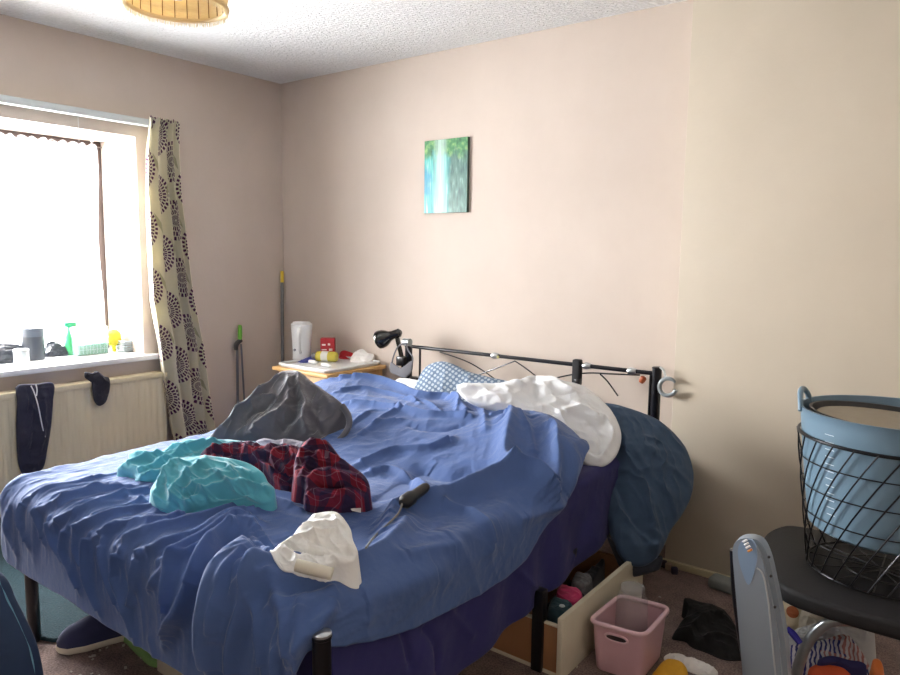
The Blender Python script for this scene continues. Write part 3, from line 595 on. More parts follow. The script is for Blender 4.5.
# ------------------------------------------------------------------ nightstand and things on it
PINE = NT('honey_pine'); _w = PINE.noise(6, 4, stretch=(1, 8, 8)); PINE.lk(PINE.mix(_w, lin(196, 150, 92), lin(224, 184, 124)), PINE.b.inputs['Base Color']); PINE.b.inputs['Roughness'].default_value = .45; PINE = PINE.m
NX0, NX1, NY0, NY1, NZ = .485, .95, -.50, -.022, .657
ns = thing('bedside_table', ((NX0+NX1)/2, (NY0+NY1)/2, 0), 'small pine bedside table in the corner by the bed', 'bedside table')
obj('top', MB().box((NX0, NY0, NZ-.022), (NX1, NY1, NZ), .006), PINE, ns)
obj('body', MB().box((NX0+.03, NY0+.03, .04), (NX1-.03, NY1, NZ-.0225), .003), PINE, ns)
for z0, z1 in ((.40, .57), (.2, .37)):
    d = obj('drawer', MB().box((NX0+.05, NY0+.018, z0), (NX1-.05, NY0+.03, z1), .004), PINE, ns); obj('knob', MB().lathe([(.006, 0), (.006, .01), (.014, .016), (.012, .024), (0, .026)], ((NX0+NX1)/2, NY0+.018, (z0+z1)/2), 16, (0, -1, 0)), PINE, d)
obj('plinth', MB().box((NX0+.035, NY0+.04, 0), (NX1-.035, NY1, .042), .002), PINE, ns)
ox, oy = .0, .0
ctr = on(333, 361, (0, 0, NZ), (0, 0, 1))
tw, td = .24, .16
ty = thing('tray', (.72, -.26, NZ), 'white rectangular tray on the pine bedside table', 'tray')
def rrect(x0, y0, x1, y1, r, n=6):
    o = []
    for cx, cy, a0 in ((x1-r, y1-r, 0), (x0+r, y1-r, PI/2), (x0+r, y0+r, PI), (x1-r, y0+r, 3*PI/2)):
        for k in range(n+1): a = a0+PI/2*k/n; o.append((cx+r*math.cos(a), cy+r*math.sin(a)))
    return o
TX0, TX1, TY0, TY1 = .51, .93, -.485, -.035
TRAY = mat('white_melamine', (222, 224, 222), .35)
obj('base', MB().slab(rrect(TX0+.01, TY0+.01, TX1-.01, TY1-.01, .03), NZ+.0005, NZ+.008, .002), TRAY, ty)
obj('rim', MB().tube([(x, y, NZ+.016) for x, y in rrect(TX0+.004, TY0+.004, TX1-.004, TY1-.004, .035)], .0075, 8, closed=True), TRAY, ty)
TZ = NZ+.0085
def sit(px, py, z=TZ): return on(px, py, (0, 0, z), (0, 0, 1))
WPL = mat('white_plastic', (226, 227, 226), .3)
kc = sit(302, 359.5); kx, ky = kc[0], kc[1]
k_ = thing('kettle', (kx, ky, TZ), 'tall white plastic jug kettle on the tray', 'kettle')
ktop = at(302, 323, 1, ky)[2]-TZ
obj('body', MB().lathe([(.0, 0), (.05, 0), (.056, .006), (.055, .03), (.056, .1), (.064, ktop-.02), (.064, ktop-.006), (.052, ktop), (0, ktop+.002)], (kx, ky, TZ), 32), WPL, k_)
hdl = Vector((.62, -.78, 0)).normalized()
pts = [np.array((kx, ky, TZ))+np.array(hdl)*(.052)+np.array((0, 0, .05)), np.array((kx, ky, TZ))+np.array(hdl)*.085+np.array((0, 0, .07)), np.array((kx, ky, TZ))+np.array(hdl)*.096+np.array((0, 0, ktop*.55)), np.array((kx, ky, TZ))+np.array(hdl)*.092+np.array((0, 0, ktop-.05)), np.array((kx, ky, TZ))+np.array(hdl)*.06+np.array((0, 0, ktop-.025))]
obj('handle', MB().tube(pts, .011, 12, smooth=6), WPL, k_)
obj('lid', MB().lathe([(.054, 0), (.052, .006), (.02, .009), (0, .009)], (kx, ky, TZ+ktop), 28), WPL, k_)
hd2 = Vector((.2, -.98, 0)); obj('switch', MB().lathe([(.008, 0), (.008, .008), (.005, .011), (0, .011)], (kx+.054*hd2.x-.01, ky+.054*hd2.y, TZ+.065), 14, hd2), mat('grey_plastic', (150, 152, 160), .4), k_)
RED = mat('red_carton', (168, 28, 40), .5, var=.05)
bx = at(328, 349, 1, -.16)
cx_, cy_ = bx[0], -.16; cz_ = at(328, 338, 1, -.16)[2]
cb_ = thing('tea_box', (cx_, cy_, TZ), 'small red carton with white print standing on the tray', 'carton')
obj('box', MB().box((cx_-.042, cy_-.03, TZ), (cx_+.042, cy_+.03, cz_), .002, rot=.7), RED, cb_)
R7 = Matrix.Rotation(.7, 3, 'Z'); hh = cz_-TZ
for (u, z, w_, h_) in ((-.022, .72, .022, .01), (.01, .74, .014, .012), (-.02, .5, .03, .006), (.02, .5, .02, .014), (-.018, .32, .02, .006), (.018, .3, .026, .006)):
    pm = MB().box((cx_+u-w_/2, cy_-.0312, TZ+hh*z-h_/2), (cx_+u+w_/2, cy_-.03, TZ+hh*z+h_/2), 0, rot=R7, c=(cx_, cy_, 0)); obj('printed_mark', pm, mat('white_print', (230, 220, 215), .6), cb_)
for (u, z, w_, h_) in ((.0, .74, .018, .012), (.0, .5, .03, .006), (0, .32, .02, .008)):
    pm = MB().box((cx_-.0432, cy_+u-w_/2, TZ+hh*z-h_/2), (cx_-.042, cy_+u+w_/2, TZ+hh*z+h_/2), 0, rot=R7, c=(cx_, cy_, 0)); obj('printed_mark', pm, mat('white_print', (230, 220, 215), .6), cb_)
# yellow lying bottle
yz = TZ+.031; y0_ = on(316, 356, (0, 0, yz), (0, 0, 1)); y1_ = on(337, 357, (0, 0, yz), (0, 0, 1))
ya = y0_; yb = y1_; dv = (yb-ya)/np.linalg.norm(yb-ya); LL = np.linalg.norm(yb-ya)
yt = thing('bottle', (ya[0], ya[1], TZ), 'yellow translucent bottle lying on its side on the tray', 'bottle')
obj('body', MB().tube([ya, ya+dv*.008, ya+dv*LL*.3, yb-dv*.01, yb], [.018, .029, .031, .031, .026], 24), mat('yellow_plastic', (226, 208, 86), .25, Transmission_Weight=.25), yt)
obj('cap', MB().tube([ya-dv*.022, ya-dv*.001], .019, 20), mat('grey_cap', (120, 120, 122), .4), yt)
obj('label_band', MB().tube([ya+dv*LL*.3, ya+dv*LL*.62], .0318, 24, cap=False), mat('pale_label', (206, 206, 196), .5), yt)
q = sit(303, 361, TZ); soft('packet', [dict(outline=[(296, 360), (300, 356), (312, 355), (318, 358), (310, 362), (300, 363)], p0=(q[0], q[1], TZ+.004), n=(0, -.15, 1), h=.012, ground=lambda x, y: TZ, nz=.003, seed=3, N_=60, M_=16)], mat('royal_blue_plastic', (38, 52, 150), .4), 'royal blue packet in front of the white kettle', 'packet')
soft('tissue', [dict(outline=[(350, 362), (354, 353), (362, 349), (368, 353), (374, 355), (370, 362), (358, 366)], p0=(*sit(360, 362, TZ)[:2], TZ+.01), n=(.2, -.5, .8), h=.015, ground=lambda x, y: TZ, nz=.006, seed=4, N_=80, M_=20)], mat('white_tissue', (236, 234, 230), .9, bump=.4, bscale=80, bdist=.005), 'scrunched white tissue on the right half of the tray', 'tissue')
soft('packet', [dict(outline=[(341, 352), (350, 350), (358, 351), (352, 358), (343, 361), (339, 358)], p0=(*sit(348, 358, TZ)[:2], TZ+.012), n=(.1, -.4, .9), h=.012, ground=lambda x, y: TZ, nz=.003, seed=5, N_=60, M_=16)], mat('bright_red_plastic', (196, 30, 44), .4), 'bright red packet beside the yellow bottle on the tray', 'packet')
soft('packet', [dict(outline=[(361, 352), (368, 353), (376, 357), (374, 361), (366, 360), (361, 356)], p0=(*sit(368, 359, TZ)[:2], TZ+.01), n=(.1, -.4, .9), h=.01, ground=lambda x, y: TZ, nz=.003, seed=6, N_=60, M_=16)], mat('pink_red_plastic', (206, 70, 86), .4), 'pinkish red packet at the right end of the tray', 'packet')
for i, (px, py, ln_, an) in enumerate(((313, 364, .06, .4), (326, 367, .06, .1))):
    q = sit(px, py); obj('bottle', MB().tube([np.array([q[0]-ln_/2, q[1], TZ+.012]), np.array([q[0]+ln_*.2, q[1]+.01*an, TZ+.012]), np.array([q[0]+ln_*.3, q[1]+.01*an, TZ+.012]), np.array([q[0]+ln_/2, q[1]+.01*an, TZ+.012])], [.012, .012, .007, .007], 14), WPL, label=['small white tube lying on the tray below the kettle', 'small white tube lying at the front edge of the tray'][i], cat='tube')
# ------------------------------------------------------------------ desk lamp clamped to the headboard
LB = mat('glossy_black_enamel', (12, 16, 18), .12, 0, Coat_Weight=.6)
ly = BH-.03
lp = thing('desk_lamp', tuple(at(404, 376, 1, ly)), 'glossy black desk lamp clamped to the left end of the headboard', 'lamp')
sh = [at(379, 340, 1, ly-.03), at(381, 339.6, 1, ly-.03), at(385.5, 338, 1, ly-.02), at(391, 335.5, 1, ly-.01), at(398, 332.8, 1, ly), at(401, 332, 1, ly)]
a0 = np.array(sh[0]); a1 = np.array(sh[-1]); d_ = (a1-a0); 
obj('lamp_shade', MB().tube([a0+d_*k for k in (0, .08, .25, .38, .5, .62, .92, 1.0)], [.050, .052, .048, .038, .027, .024, .024, .012], 28), LB, lp)
arm = [at(397, 337, 1, ly), at(400, 350, 1, ly), at(403, 364, 1, ly), at(405, 376, 1, ly)]
obj('arm', MB().tube(arm, .013, 12, smooth=4), LB, lp)
obj('clamp', MB().box(at(401, 360, 1, ly)-np.array([.02, .02, .03]), at(401, 360, 1, ly)+np.array([.035, .03, .02]), .004), BLK, lp)
q = at(407, 342, 1, ly-.01); obj('joint', MB().tube([q-np.array([.022, .0, .002]), q+np.array([.022, 0, 0])], .02, 18), mat('scuffed_silver', (150, 158, 160), .35, .7), lp)
q = at(415, 377, 1, ly+.01); obj('clamp_base', MB().lathe([(.03, 0), (.032, .006), (.03, .02), (0, .024)], q-np.array([0, 0, .02]), 20), BLK, lp)
# grey strap hung on it
GS = cloth('grey_felt', (112, 112, 118))
my = ly-.05
mk = thing('face_mask', tuple(at(402, 372, 1, my)), 'grey fabric eye mask hanging by its strap from the desk lamp', 'eye mask')
mb = MB(); puff(mb, outline=[(391, 362), (397, 368), (405, 366), (412, 361), (412, 371), (405, 378), (396, 375), (390, 371)], p0=at(402, 370, 1, my), n=(.2, -1, .2), h=.008, back=.008, nz=.001, N_=80, M_=20); obj('pad', mb, GS, mk, sharp=None)
mb = MB()
mb.tube([at(x, y, 1, my) for x, y in ((392, 368), (392.5, 360), (396, 350), (400, 345), (406, 343))], .004, 8, smooth=5); mb.tube([at(x, y, 1, my) for x, y in ((412, 365), (412.5, 357), (408, 350), (406, 343))], .004, 8, smooth=5); obj('strap', mb, GS, mk)
# black strap with clip on the headboard rail and the grey hook on the post
q = at(578, 362, 1, BH); st = thing('strap_buckle', tuple(q), 'black strap with buckle looped over the headboard rail', 'strap')
q2 = at(579, 372, 1, BH); obj('strap', MB().box((q[0]-.022, BH-.018, q2[2]-.06), (q[0]+.018, BH+.016, q[2]+.012), .007, 3), mat('black_webbing', (30, 30, 34), .8), st)
obj('buckle', MB().box((q[0]-.002, BH-.024, q2[2]-.065), (q[0]+.02, BH+.006, q2[2]-.03), .003), BLK, st)
hk = thing('hook', tuple(at(668, 385, 1, BH-.04)), 'grey plastic hook hanging from the right headboard post', 'hook')
ring = [at(668+8.5*math.cos(a), 387+8.5*math.sin(a), 1, BH-.04) for a in np.linspace(-.1-PI*1.85, -.55, 26)]
obj('ring', MB().tube(ring, [.009]*22+[.008, .007, .006, .004], 12), mat('grey_translucent_plastic', (140, 148, 150), .3), hk)
obj('stem', MB().tube([at(x, y, 1, BH-.04) for x, y in ((660, 367), (664, 371), (666, 379))], .005, 10, smooth=5), mat('pale_clear_plastic', (205, 208, 205), .3), hk)
q = at(643, 379, 1, BH-.01); kb = obj('knob', MB().lathe([(.0, -.022), (.01, -.018), (.014, -.006), (.014, .006), (.008, .012), (0, .013)], q, 16, (.5, 0, .86)), mat('amber_resin', (172, 84, 44), .35), label='small amber knob hanging beside the right headboard post', cat='knob')
# ------------------------------------------------------------------ poles in the corner
GM = mat('grey_metal_tube', (118, 120, 124), .35, .6)
pt = at(282, 271, 1, -.03)
po = thing('broom_handle', (.035, -.05, 0), 'grey broom pole with yellow tip leaning in the corner', 'broom')
tp_ = np.array([.035, -.03, pt[2]]); bt_ = np.array([.09, -.10, .0])
tp_ = pt; tp_ = np.array([max(tp_[0], .02), -.03, tp_[2]]); dn_ = (bt_-tp_)/np.linalg.norm(bt_-tp_)
obj('pole', MB().tube([tp_+dn_*.075, bt_+np.array([0, 0, .06])], .011, 14), GM, po)
obj('tip', MB().tube([tp_, tp_+dn_*.006, tp_+dn_*.076], [.008, .0115, .0115], 14), mat('yellow_tip', (226, 198, 56), .4), po)
obj('brush_head', MB().box((.04, -.22, .0), (.1, -.025, .06), .01), GM, po)
gt = at(240, 325, 0, .04)
mp_ = thing('mop', (.06, gt[1], 0), 'folding mop with green handle grip standing against the left wall', 'mop')
gp_ = lambda x, y: at(x, y, 0, .04)
obj('grip', MB().tube([gp_(240, 325), gp_(240, 327), gp_(240, 333), gp_(240, 340)], [.009, .013, .014, .012], 14), mat('lime_green_plastic', (104, 176, 50), .4), mp_)
obj('hinge', MB().tube([gp_(236, 350), gp_(236.5, 344), gp_(241, 340)], [.012, .016, .014], 14, smooth=4), mat('dark_grey_plastic', (60, 60, 62), .5), mp_)
obj('pole', MB().tube([gp_(237, 348), gp_(238, 412), gp_(239, 480)], .0085, 12), GM, mp_)
obj('pole', MB().tube([gp_(241, 344), gp_(245, 412), gp_(248, 480)], .006, 12), GM, mp_)
e_ = gp_(240, 500); obj('mop_head', MB().box((.02, e_[1]-.12, .0), (.12, e_[1]+.12, .05), .01), mat('dark_grey_plastic', (60, 60, 62), .5), mp_)
obj('stem', MB().tube([gp_(239, 478), (.05, e_[1], .05)], .009, 12), GM, mp_)
# ------------------------------------------------------------------ painting
def paintmat():
    t = NT('abstract_waterfall_paint'); tc = t.new('ShaderNodeTexCoord'); sp = t.new('ShaderNodeSeparateXYZ'); t.lk(tc.outputs['UV'], sp.inputs[0]); u, v = sp.outputs[0], sp.outputs[1]
    def nz(sx, sy, sc, d=4, s=0):
        mp = t.new('ShaderNodeMapping'); mp.inputs['Scale'].default_value = (sx, sy, 1); mp.inputs['Location'].default_value = (s, s, 0); t.lk(tc.outputs['UV'], mp.inputs[0]); n = t.new('ShaderNodeTexNoise'); n.inputs['Scale'].default_value = sc; n.inputs['Detail'].default_value = d; t.lk(mp.outputs[0], n.inputs[0]); return n.outputs[0]
    def ramp(x, *st):
        r = t.new('ShaderNodeValToRGB'); e = r.color_ramp.elements; e[0].position, e[0].color = st[0][0], (*st[0][1], 1); e[1].position, e[1].color = st[-1][0], (*st[-1][1], 1)
        for p, c in st[1:-1]: k = e.new(p); k.color = (*c, 1)
        t.lk(x, r.inputs[0]); return r.outputs[0]
    sf = lambda x, e, w: t.m_('MAXIMUM', 0., t.m_('MINIMUM', t.m_('ADD', t.m_('DIVIDE', t.m_('SUBTRACT', x, e), w), .5), 1.))
    g = ramp(nz(1, 1, 9, 5), (.3, lin(20, 84, 56)), (.5, lin(70, 140, 84)), (.7, lin(150, 196, 120)))
    tl = ramp(nz(9, .8, 2.5, 4, 3), (.3, lin(20, 130, 140)), (.5, lin(70, 186, 180)), (.7, lin(190, 230, 220)))
    dk = ramp(nz(7, 2, 3, 5, 9), (.3, lin(24, 74, 72)), (.6, lin(84, 132, 120)), (.75, lin(150, 190, 176)))
    c = t.mix(sf(t.m_('ADD', u, t.m_('MULTIPLY', nz(1, 1, 5), .25)), .68, .16), tl, dk)
    c = t.mix(sf(t.m_('ADD', v, t.m_('MULTIPLY', nz(1, 1, 6, 3, 5), .45)), 1.0, .14), c, g)
    f = t.m_('MULTIPLY', t.m_('SUBTRACT', 1., t.m_('MULTIPLY', t.m_('ABSOLUTE', t.m_('SUBTRACT', u, .38)), 5.5)), nz(14, .6, 2, 3, 7)); f = t.m_('MAXIMUM', 0., t.m_('MINIMUM', t.m_('MULTIPLY', f, 1.9), 1.))
    c = t.mix(f, c, lin(190, 218, 206))
    bl = t.m_('MULTIPLY', sf(t.m_('SUBTRACT', .28, t.m_('MULTIPLY', nz(1, 1, 7, 3, 2), .25)), u, .12), sf(t.m_('ADD', .02, t.m_('MULTIPLY', nz(1, 1, 6, 3, 4), .3)), t.m_('ABSOLUTE', t.m_('SUBTRACT', v, .42)), .12))
    c = t.mix(t.m_('MULTIPLY', bl, .8), c, lin(24, 140, 178)); t.lk(c, t.b.inputs['Base Color']); t.b.inputs['Roughness'].default_value = .4; return t.m
P0_, P1_ = at(424, 213.5, 1, -.018), at(468, 136.5, 1, -.018)
pa = thing('painting', (P0_[0], 0, P0_[2]), 'abstract green and turquoise canvas painting on the wall', 'painting')
b = MB().box((P0_[0], -.018, P0_[2]), (P1_[0], -.001, P1_[2]), .001); obj('canvas', b, mat('canvas_edge', (70, 92, 80), .8), pa)
b = MB(); b.add([(P0_[0]+.001, -.0186, P0_[2]+.001), (P1_[0]-.001, -.0186, P0_[2]+.001), (P1_[0]-.001, -.0186, P1_[2]-.001), (P0_[0]+.001, -.0186, P1_[2]-.001)], [(0, 1, 2, 3)]); obj('painted_face', b, paintmat(), pa, uv=[(0, 0), (1, 0), (1, 1), (0, 1)])
# ------------------------------------------------------------------ ceiling lamp shade
WIC = NT('straw_wicker'); _n = WIC.noise(40, 4, stretch=(1, 1, 5)); WIC.lk(WIC.mix(_n, lin(222, 198, 150), lin(250, 236, 200)), WIC.b.inputs['Base Color']); WIC.b.inputs['Roughness'].default_value = .7; WIC.bump(_n, .5, .004)
_t = WIC.new('ShaderNodeBsdfTranslucent'); _t.inputs[0].default_value = (*lin(244, 222, 170), 1); _m = WIC.new('ShaderNodeMixShader'); _m.inputs[0].default_value = .35; WIC.lk(WIC.b.outputs[0], _m.inputs[1]); WIC.lk(_t.outputs[0], _m.inputs[2]); WIC.lk(_m.outputs[0], WIC.out.inputs[0]); WIC = WIC.m
zr = 2.13; e0, e1 = at(125, 2, 2, zr), at(227, 12, 2, zr); f0 = at(177, 20, 2, zr)
cs = (e0+e1)/2; RS = np.linalg.norm((e1-e0)[:2])/2*1.0; dd_ = (CAM-cs)[:2]; dd_ /= np.linalg.norm(dd_)
cs = np.array([f0[0], f0[1], 0])-np.array([*dd_, 0])*RS*1.0; cs[:2] = f0[:2]+dd_*RS
ls = thing('lamp_shade', (cs[0], cs[1], zr), 'round straw pendant lampshade with fringe under the ceiling', 'lampshade')
mb = MB(); th = np.linspace(0, 2*PI, 97)[:-1]
G = []
for r_, z_ in ((RS, 0), (RS*1.02, .03), (RS*1.0, .06), (RS*.99, .1), (RS*.95, .15), (RS*.93, .15), (RS*.965, .1), (RS*.975, .06), (RS*.985, .0)): G.append([(cs[0]+r_*math.cos(a), cs[1]+r_*math.sin(a), zr+z_) for a in th])
G.append(G[0]); obj('shade', MB().grid(np.array(G), closed_u=True), WIC, ls)
obj('rim', MB().tube([(cs[0]+RS*math.cos(a), cs[1]+RS*math.sin(a), zr) for a in th], .008, 8, closed=True), WIC, ls)
obj('rim', MB().tube([(cs[0]+RS*1.01*math.cos(a), cs[1]+RS*1.01*math.sin(a), zr+.035) for a in th], .004, 8, closed=True), mat('brown_binding', (150, 110, 62), .7), ls)
mb = MB()
for a in np.linspace(0, 2*PI, 25)[:-1]: mb.tube([(cs[0]+RS*.98*math.cos(a), cs[1]+RS*.98*math.sin(a), zr), (cs[0]+RS*.96*math.cos(a), cs[1]+RS*.96*math.sin(a), zr+.1)], .0018, 5)
obj('ribs', mb, mat('brown_binding', (150, 110, 62), .7), ls)
mb = MB()
for a in np.linspace(0, 2*PI, 261)[:-1]:
    l_ = .016+.008*random.random(); mb.tube([(cs[0]+RS*math.cos(a), cs[1]+RS*math.sin(a), zr), (cs[0]+(RS+.004*random.uniform(-1, 1))*math.cos(a), cs[1]+(RS+.004*random.uniform(-1, 1))*math.sin(a), zr-l_)], .0012, 4)
obj('fringe', mb, mat('cream_thread', (238, 226, 192), .9), ls, kind='stuff')
obj('cable', MB().tube([(cs[0], cs[1], H-.001), (cs[0], cs[1], zr+.13)], .004, 8), WPL, ls); obj('ceiling_rose', MB().lathe([(.045, 0), (.045, -.01), (.02, -.025), (0, -.025)], (cs[0], cs[1], H-.001), 24), WPL, ls)
mb = MB().lathe([(.012, .13), (.02, .12), (.02, .09), (.028, .07), (.032, .045), (.022, .022), (0, .015)], (cs[0], cs[1], zr), 20); obj('bulb', mb, mat('white_bulb_glass', (240, 238, 232), .2), ls)
mb = MB()
for k in range(3):
    a = k*2*PI/3; mb.tube([(cs[0], cs[1], zr+.125), (cs[0]+RS*.95*math.cos(a), cs[1]+RS*.95*math.sin(a), zr+.14)], .002, 6)
obj('spider', mb, STEEL, ls)
# ------------------------------------------------------------------ sill things
SZ = WZ0
def sx(px, py, x): return at(px, py, 0, x)
def sill(px, py): return on(px, py, (0, 0, SZ), (0, 0, 1))
def zof(px, py, x): return at(px, py, 0, x)[2]
p = sill(22, 366); o = thing('tub', (p[0], p[1], SZ), 'small white ribbed tub at the front edge of the window sill', 'tub')
hh = zof(22, 349, p[0])-SZ; rr = .5*abs(at(31, 358, 0, p[0])[1]-at(13, 358, 0, p[0])[1])*.82
obj('body', MB().lathe([(0, 0), (rr*.95, 0), (rr, .004)]+[(rr*(1+.012*(i % 2)), .006+i*(hh-.02)/12) for i in range(12)]+[(rr, hh-.012), (rr*.9, hh-.010)], (p[0], p[1], SZ), 28), mat('pale_grey_white_plastic', (206, 212, 210), .4), o)
obj('lid', MB().lathe([(rr*1.04, hh-.012), (rr*1.04, hh-.002), (rr*.98, hh), (0, hh)], (p[0], p[1], SZ), 28), mat('pale_grey_white_plastic', (206, 212, 210), .4), o)
BAG = mat('black_bin_bag_plastic', (44, 48, 56), .3, bump=.4, bscale=25, bdist=.01)
p = sill(36, 360)+np.array([-.03, 0, 0]); hh = zof(36, 328, p[0])-SZ; rr = .055
o = thing('bin_bag_roll', (p[0], p[1], SZ), 'upright roll of black bin bags on the window sill', 'roll of bags')
obj('roll', MB().lathe([(.012, 0), (rr, 0), (rr*1.02, .01), (rr*1.0, hh*.3), (rr*1.03, hh*.6), (rr, hh-.004), (rr*.9, hh), (.016, hh), (.016, hh-.02)], (p[0], p[1], SZ), 40), BAG, o)
obj('wrapper', MB().lathe([(rr*1.035, hh*.75), (rr*1.05, hh*.9), (rr*1.05, hh+.004), (rr*.8, hh+.006)], (p[0], p[1], SZ), 40), mat('grey_film', (84, 90, 98), .25), o)
gs = lambda x, y: SZ
p = at(-8, 365, 0, -.2)
soft('bin_bag', [dict(outline=[(-60, 380), (-50, 350), (-15, 345), (10, 343), (22, 346), (28, 352), (30, 364), (10, 371), (-20, 378)], p0=(p[0]-.03, p[1], SZ+.01), n=(1, -.2, .5), h=.03, ground=gs, nz=.006, seed=14)], BAG, 'black plastic bag lying at the left end of the sill', 'bag')
p = sill(60, 357)
soft('bin_bag', [dict(outline=[(44, 358), (47, 342), (55, 340), (62, 345), (69, 347), (69, 356), (58, 359)], p0=(p[0]-.04, p[1], SZ+.01), n=(1, -.2, .5), h=.02, ground=gs, nz=.008, nsc=14, seed=15)], BAG, 'loose black plastic bag between the bin bag roll and the clear jug', 'bag')
t = NT('clear_plastic'); t.b.inputs['Base Color'].default_value = (.45, .55, .53, 1); t.b.inputs['Roughness'].default_value = .15; t.b.inputs['Alpha'].default_value = .3; CLEAR = t.m
t = NT('mint_liquid'); t.b.inputs['Base Color'].default_value = (*lin(90, 190, 150), 1); t.b.inputs['Roughness'].default_value = .3; t.b.inputs['Alpha'].default_value = 1.; MINT = t.m
p = sill(94, 355)+np.array([-.05, 0, 0]); hh = zof(94, 326, p[0])-SZ; w2_ = .5*abs(at(110, 340, 0, p[0])[1]-at(77, 340, 0, p[0])[1])*.95
jg = thing('storage_tub', (p[0], p[1], SZ), 'clear ribbed plastic tub with pale green contents on the sill', 'tub')
b = MB()
for (a1_, a2_) in (((-w2_, -.05), (w2_, -.047)), ((-w2_, .047), (w2_, .05)), ((-w2_, -.05), (-w2_+.003, .05)), ((w2_-.003, -.05), (w2_, .05))): b.box((p[0]+a1_[1], p[1]+a1_[0], SZ+.001), (p[0]+a2_[1], p[1]+a2_[0], SZ+hh), .001)
obj('walls', b, CLEAR, jg)
b = MB()
for k in range(9): y = p[1]-w2_+2*w2_*(k+.5)/9; b.tube([(p[0]+.051, y, SZ+.01), (p[0]+.051, y, SZ+hh-.01)], .0015, 5)
for k in range(4): z = SZ+hh*(k+1)/5; b.tube([(p[0]+.051, p[1]-w2_, z), (p[0]+.051, p[1]+w2_, z)], .0012, 5)
obj('ribbing', b, mat('frosted_white_plastic', (150, 170, 166), .4), jg)
obj('contents', MB().box((p[0]-.045, p[1]-w2_+.004, SZ+.003), (p[0]+.045, p[1]+w2_-.004, SZ+hh*.38), .004), MINT, jg)
obj('lid', MB().box((p[0]-.03, p[1]-w2_*.6, SZ+hh), (p[0]+.03, p[1]+w2_*.6, SZ+hh+.008), .003), mat('orange_plastic', (228, 150, 70), .4), jg, label='orange lid')
p = at(71, 352, 0, -.26); hh = zof(71, 322, p[0])-SZ
o = thing('spray_bottle', (p[0], p[1], SZ), 'pale green bottle standing behind the clear tub on the sill', 'bottle')
obj('body', MB().lathe([(0, 0), (.03, 0), (.032, .01), (.032, hh*.55), (.015, hh*.75), (.013, hh*.85)], (p[0], p[1], SZ), 24), mat('pale_green_plastic', (60, 160, 100), .3), o); obj('trigger', MB().box((p[0]-.012, p[1]-.03, SZ+hh*.85), (p[0]+.012, p[1]+.035, SZ+hh), .006), mat('mint_plastic', (40, 150, 110), .3), o)
p = sill(73, 354)+np.array([-.0, 0, 0]); obj('sponge', MB().box((p[0]-.03, p[1]-.012, SZ), (p[0]+.01, p[1]+.012, SZ+.035), .005), mat('bright_yellow_foam', (232, 222, 70), .9), label='small bright yellow sponge left of the clear tub on the sill', cat='sponge')
p = at(114, 350, 0, -.22); z_ = zof(114, 332, p[0])
o = thing('duster', (p[0], p[1], SZ), 'yellow fluffy duster standing between the clear tub and trays', 'duster')
G_ = MB().lathe([(0, .0), (.03, .01), (.042, .04), (.04, .075), (.022, .095), (0, .1)], (p[0], p[1], SZ+.03), 20); obj('head', G_, mat('yellow_fluff', (205, 190, 60), .95, bump=.8, bscale=90, bdist=.01), o); obj('handle', MB().tube([(p[0], p[1], SZ), (p[0], p[1], SZ+.05)], .012, 12), mat('yellow_handle', (222, 210, 60), .4), o)
p = at(131, 350, 0, -.17)
for k in range(5):
    z = SZ+.0015+k*.0135
    mb = MB().slab(rrect(p[0]-.05, p[1]-.062, p[0]+.045, p[1]+.052, .015, 4), z, z+.004, .001); mb.tube([(x, y, z+.008) for x, y in rrect(p[0]-.054, p[1]-.066, p[0]+.049, p[1]+.056, .018, 4)], .0035, 6, closed=True)
    obj('plastic_tray', mb, mat('translucent_tray', (160, 170, 172), .3), label='clear plastic tray in the stack of trays at the right end of the sill', cat='tray', group='stack of clear trays on the window sill')
ya_, yb_ = at(122, 232, 1, WY1-.006), at(141, 290, 1, WY1-.006)
b = MB().box((-.155, WY1-.0085, yb_[2]), (-.035, WY1-.0065, ya_[2]), 0); obj('paper_note', b, mat('white_paper', (235, 233, 228), .8), label='white paper note stuck on the right window reveal', cat='paper')
# ------------------------------------------------------------------ trousers and sock on radiator
NAV = cloth('navy_jersey', (36, 38, 58), sheen=.15)
rx = .106
tro = soft('trousers', [dict(outline=[(17, 386), (35, 384), (53, 383), (53, 400), (51, 425), (47, 450), (43, 468), (34, 474), (26, 477), (20, 470), (17, 455), (16, 425), (17, 405)], p0=(rx+.006, -1.6, .5), n=(1, 0, 0), h=.028, back=.004, nz=.006, nsc=9, seed=91, lines=[([(34, 390), (33, 420), (30, 455)], .012, -.012), ([(26, 388), (28, 400), (27, 412)], .006, -.008), ([(42, 395), (42, 420), (38, 450)], .01, .008)])], NAV, 'navy jogging trousers hanging over the radiator at the left edge', 'trousers')
mb = MB().tube([at(x, y, 0, rx+.045) for x, y in ((31, 386), (34, 392), (38, 405), (42, 425), (45, 437))], .0028, 8, smooth=6); mb.tube([at(x, y, 0, rx+.045) for x, y in ((36, 385), (37, 390), (36.5, 396))], .0028, 8, smooth=4); obj('drawstring', mb, mat('white_cord', (224, 226, 228), .8), tro)
ta = at(17, 385, 0, rx-.02); tb = at(53, 382, 0, rx-.02)
b = MB().box((.03, min(ta[1], tb[1])+.01, rz1+.0005), (rx+.012, max(ta[1], tb[1])-.01, rz1+.012), .005, 3); obj('waistband', b, NAV, tro)
sk = soft('sock', [dict(outline=[(85, 372), (92, 373), (97, 371), (104, 376), (109, 378), (110, 386), (108, 396), (105, 403), (99, 406), (94, 401), (92, 390), (91, 380), (85, 378)], p0=(rx+.006, -1.2, .6), n=(1, 0, .1), h=.018, back=.004, nz=.004, nsc=14, seed=93)], cloth('black_navy_knit', (30, 30, 44)), 'single dark sock draped on top of the radiator', 'sock')
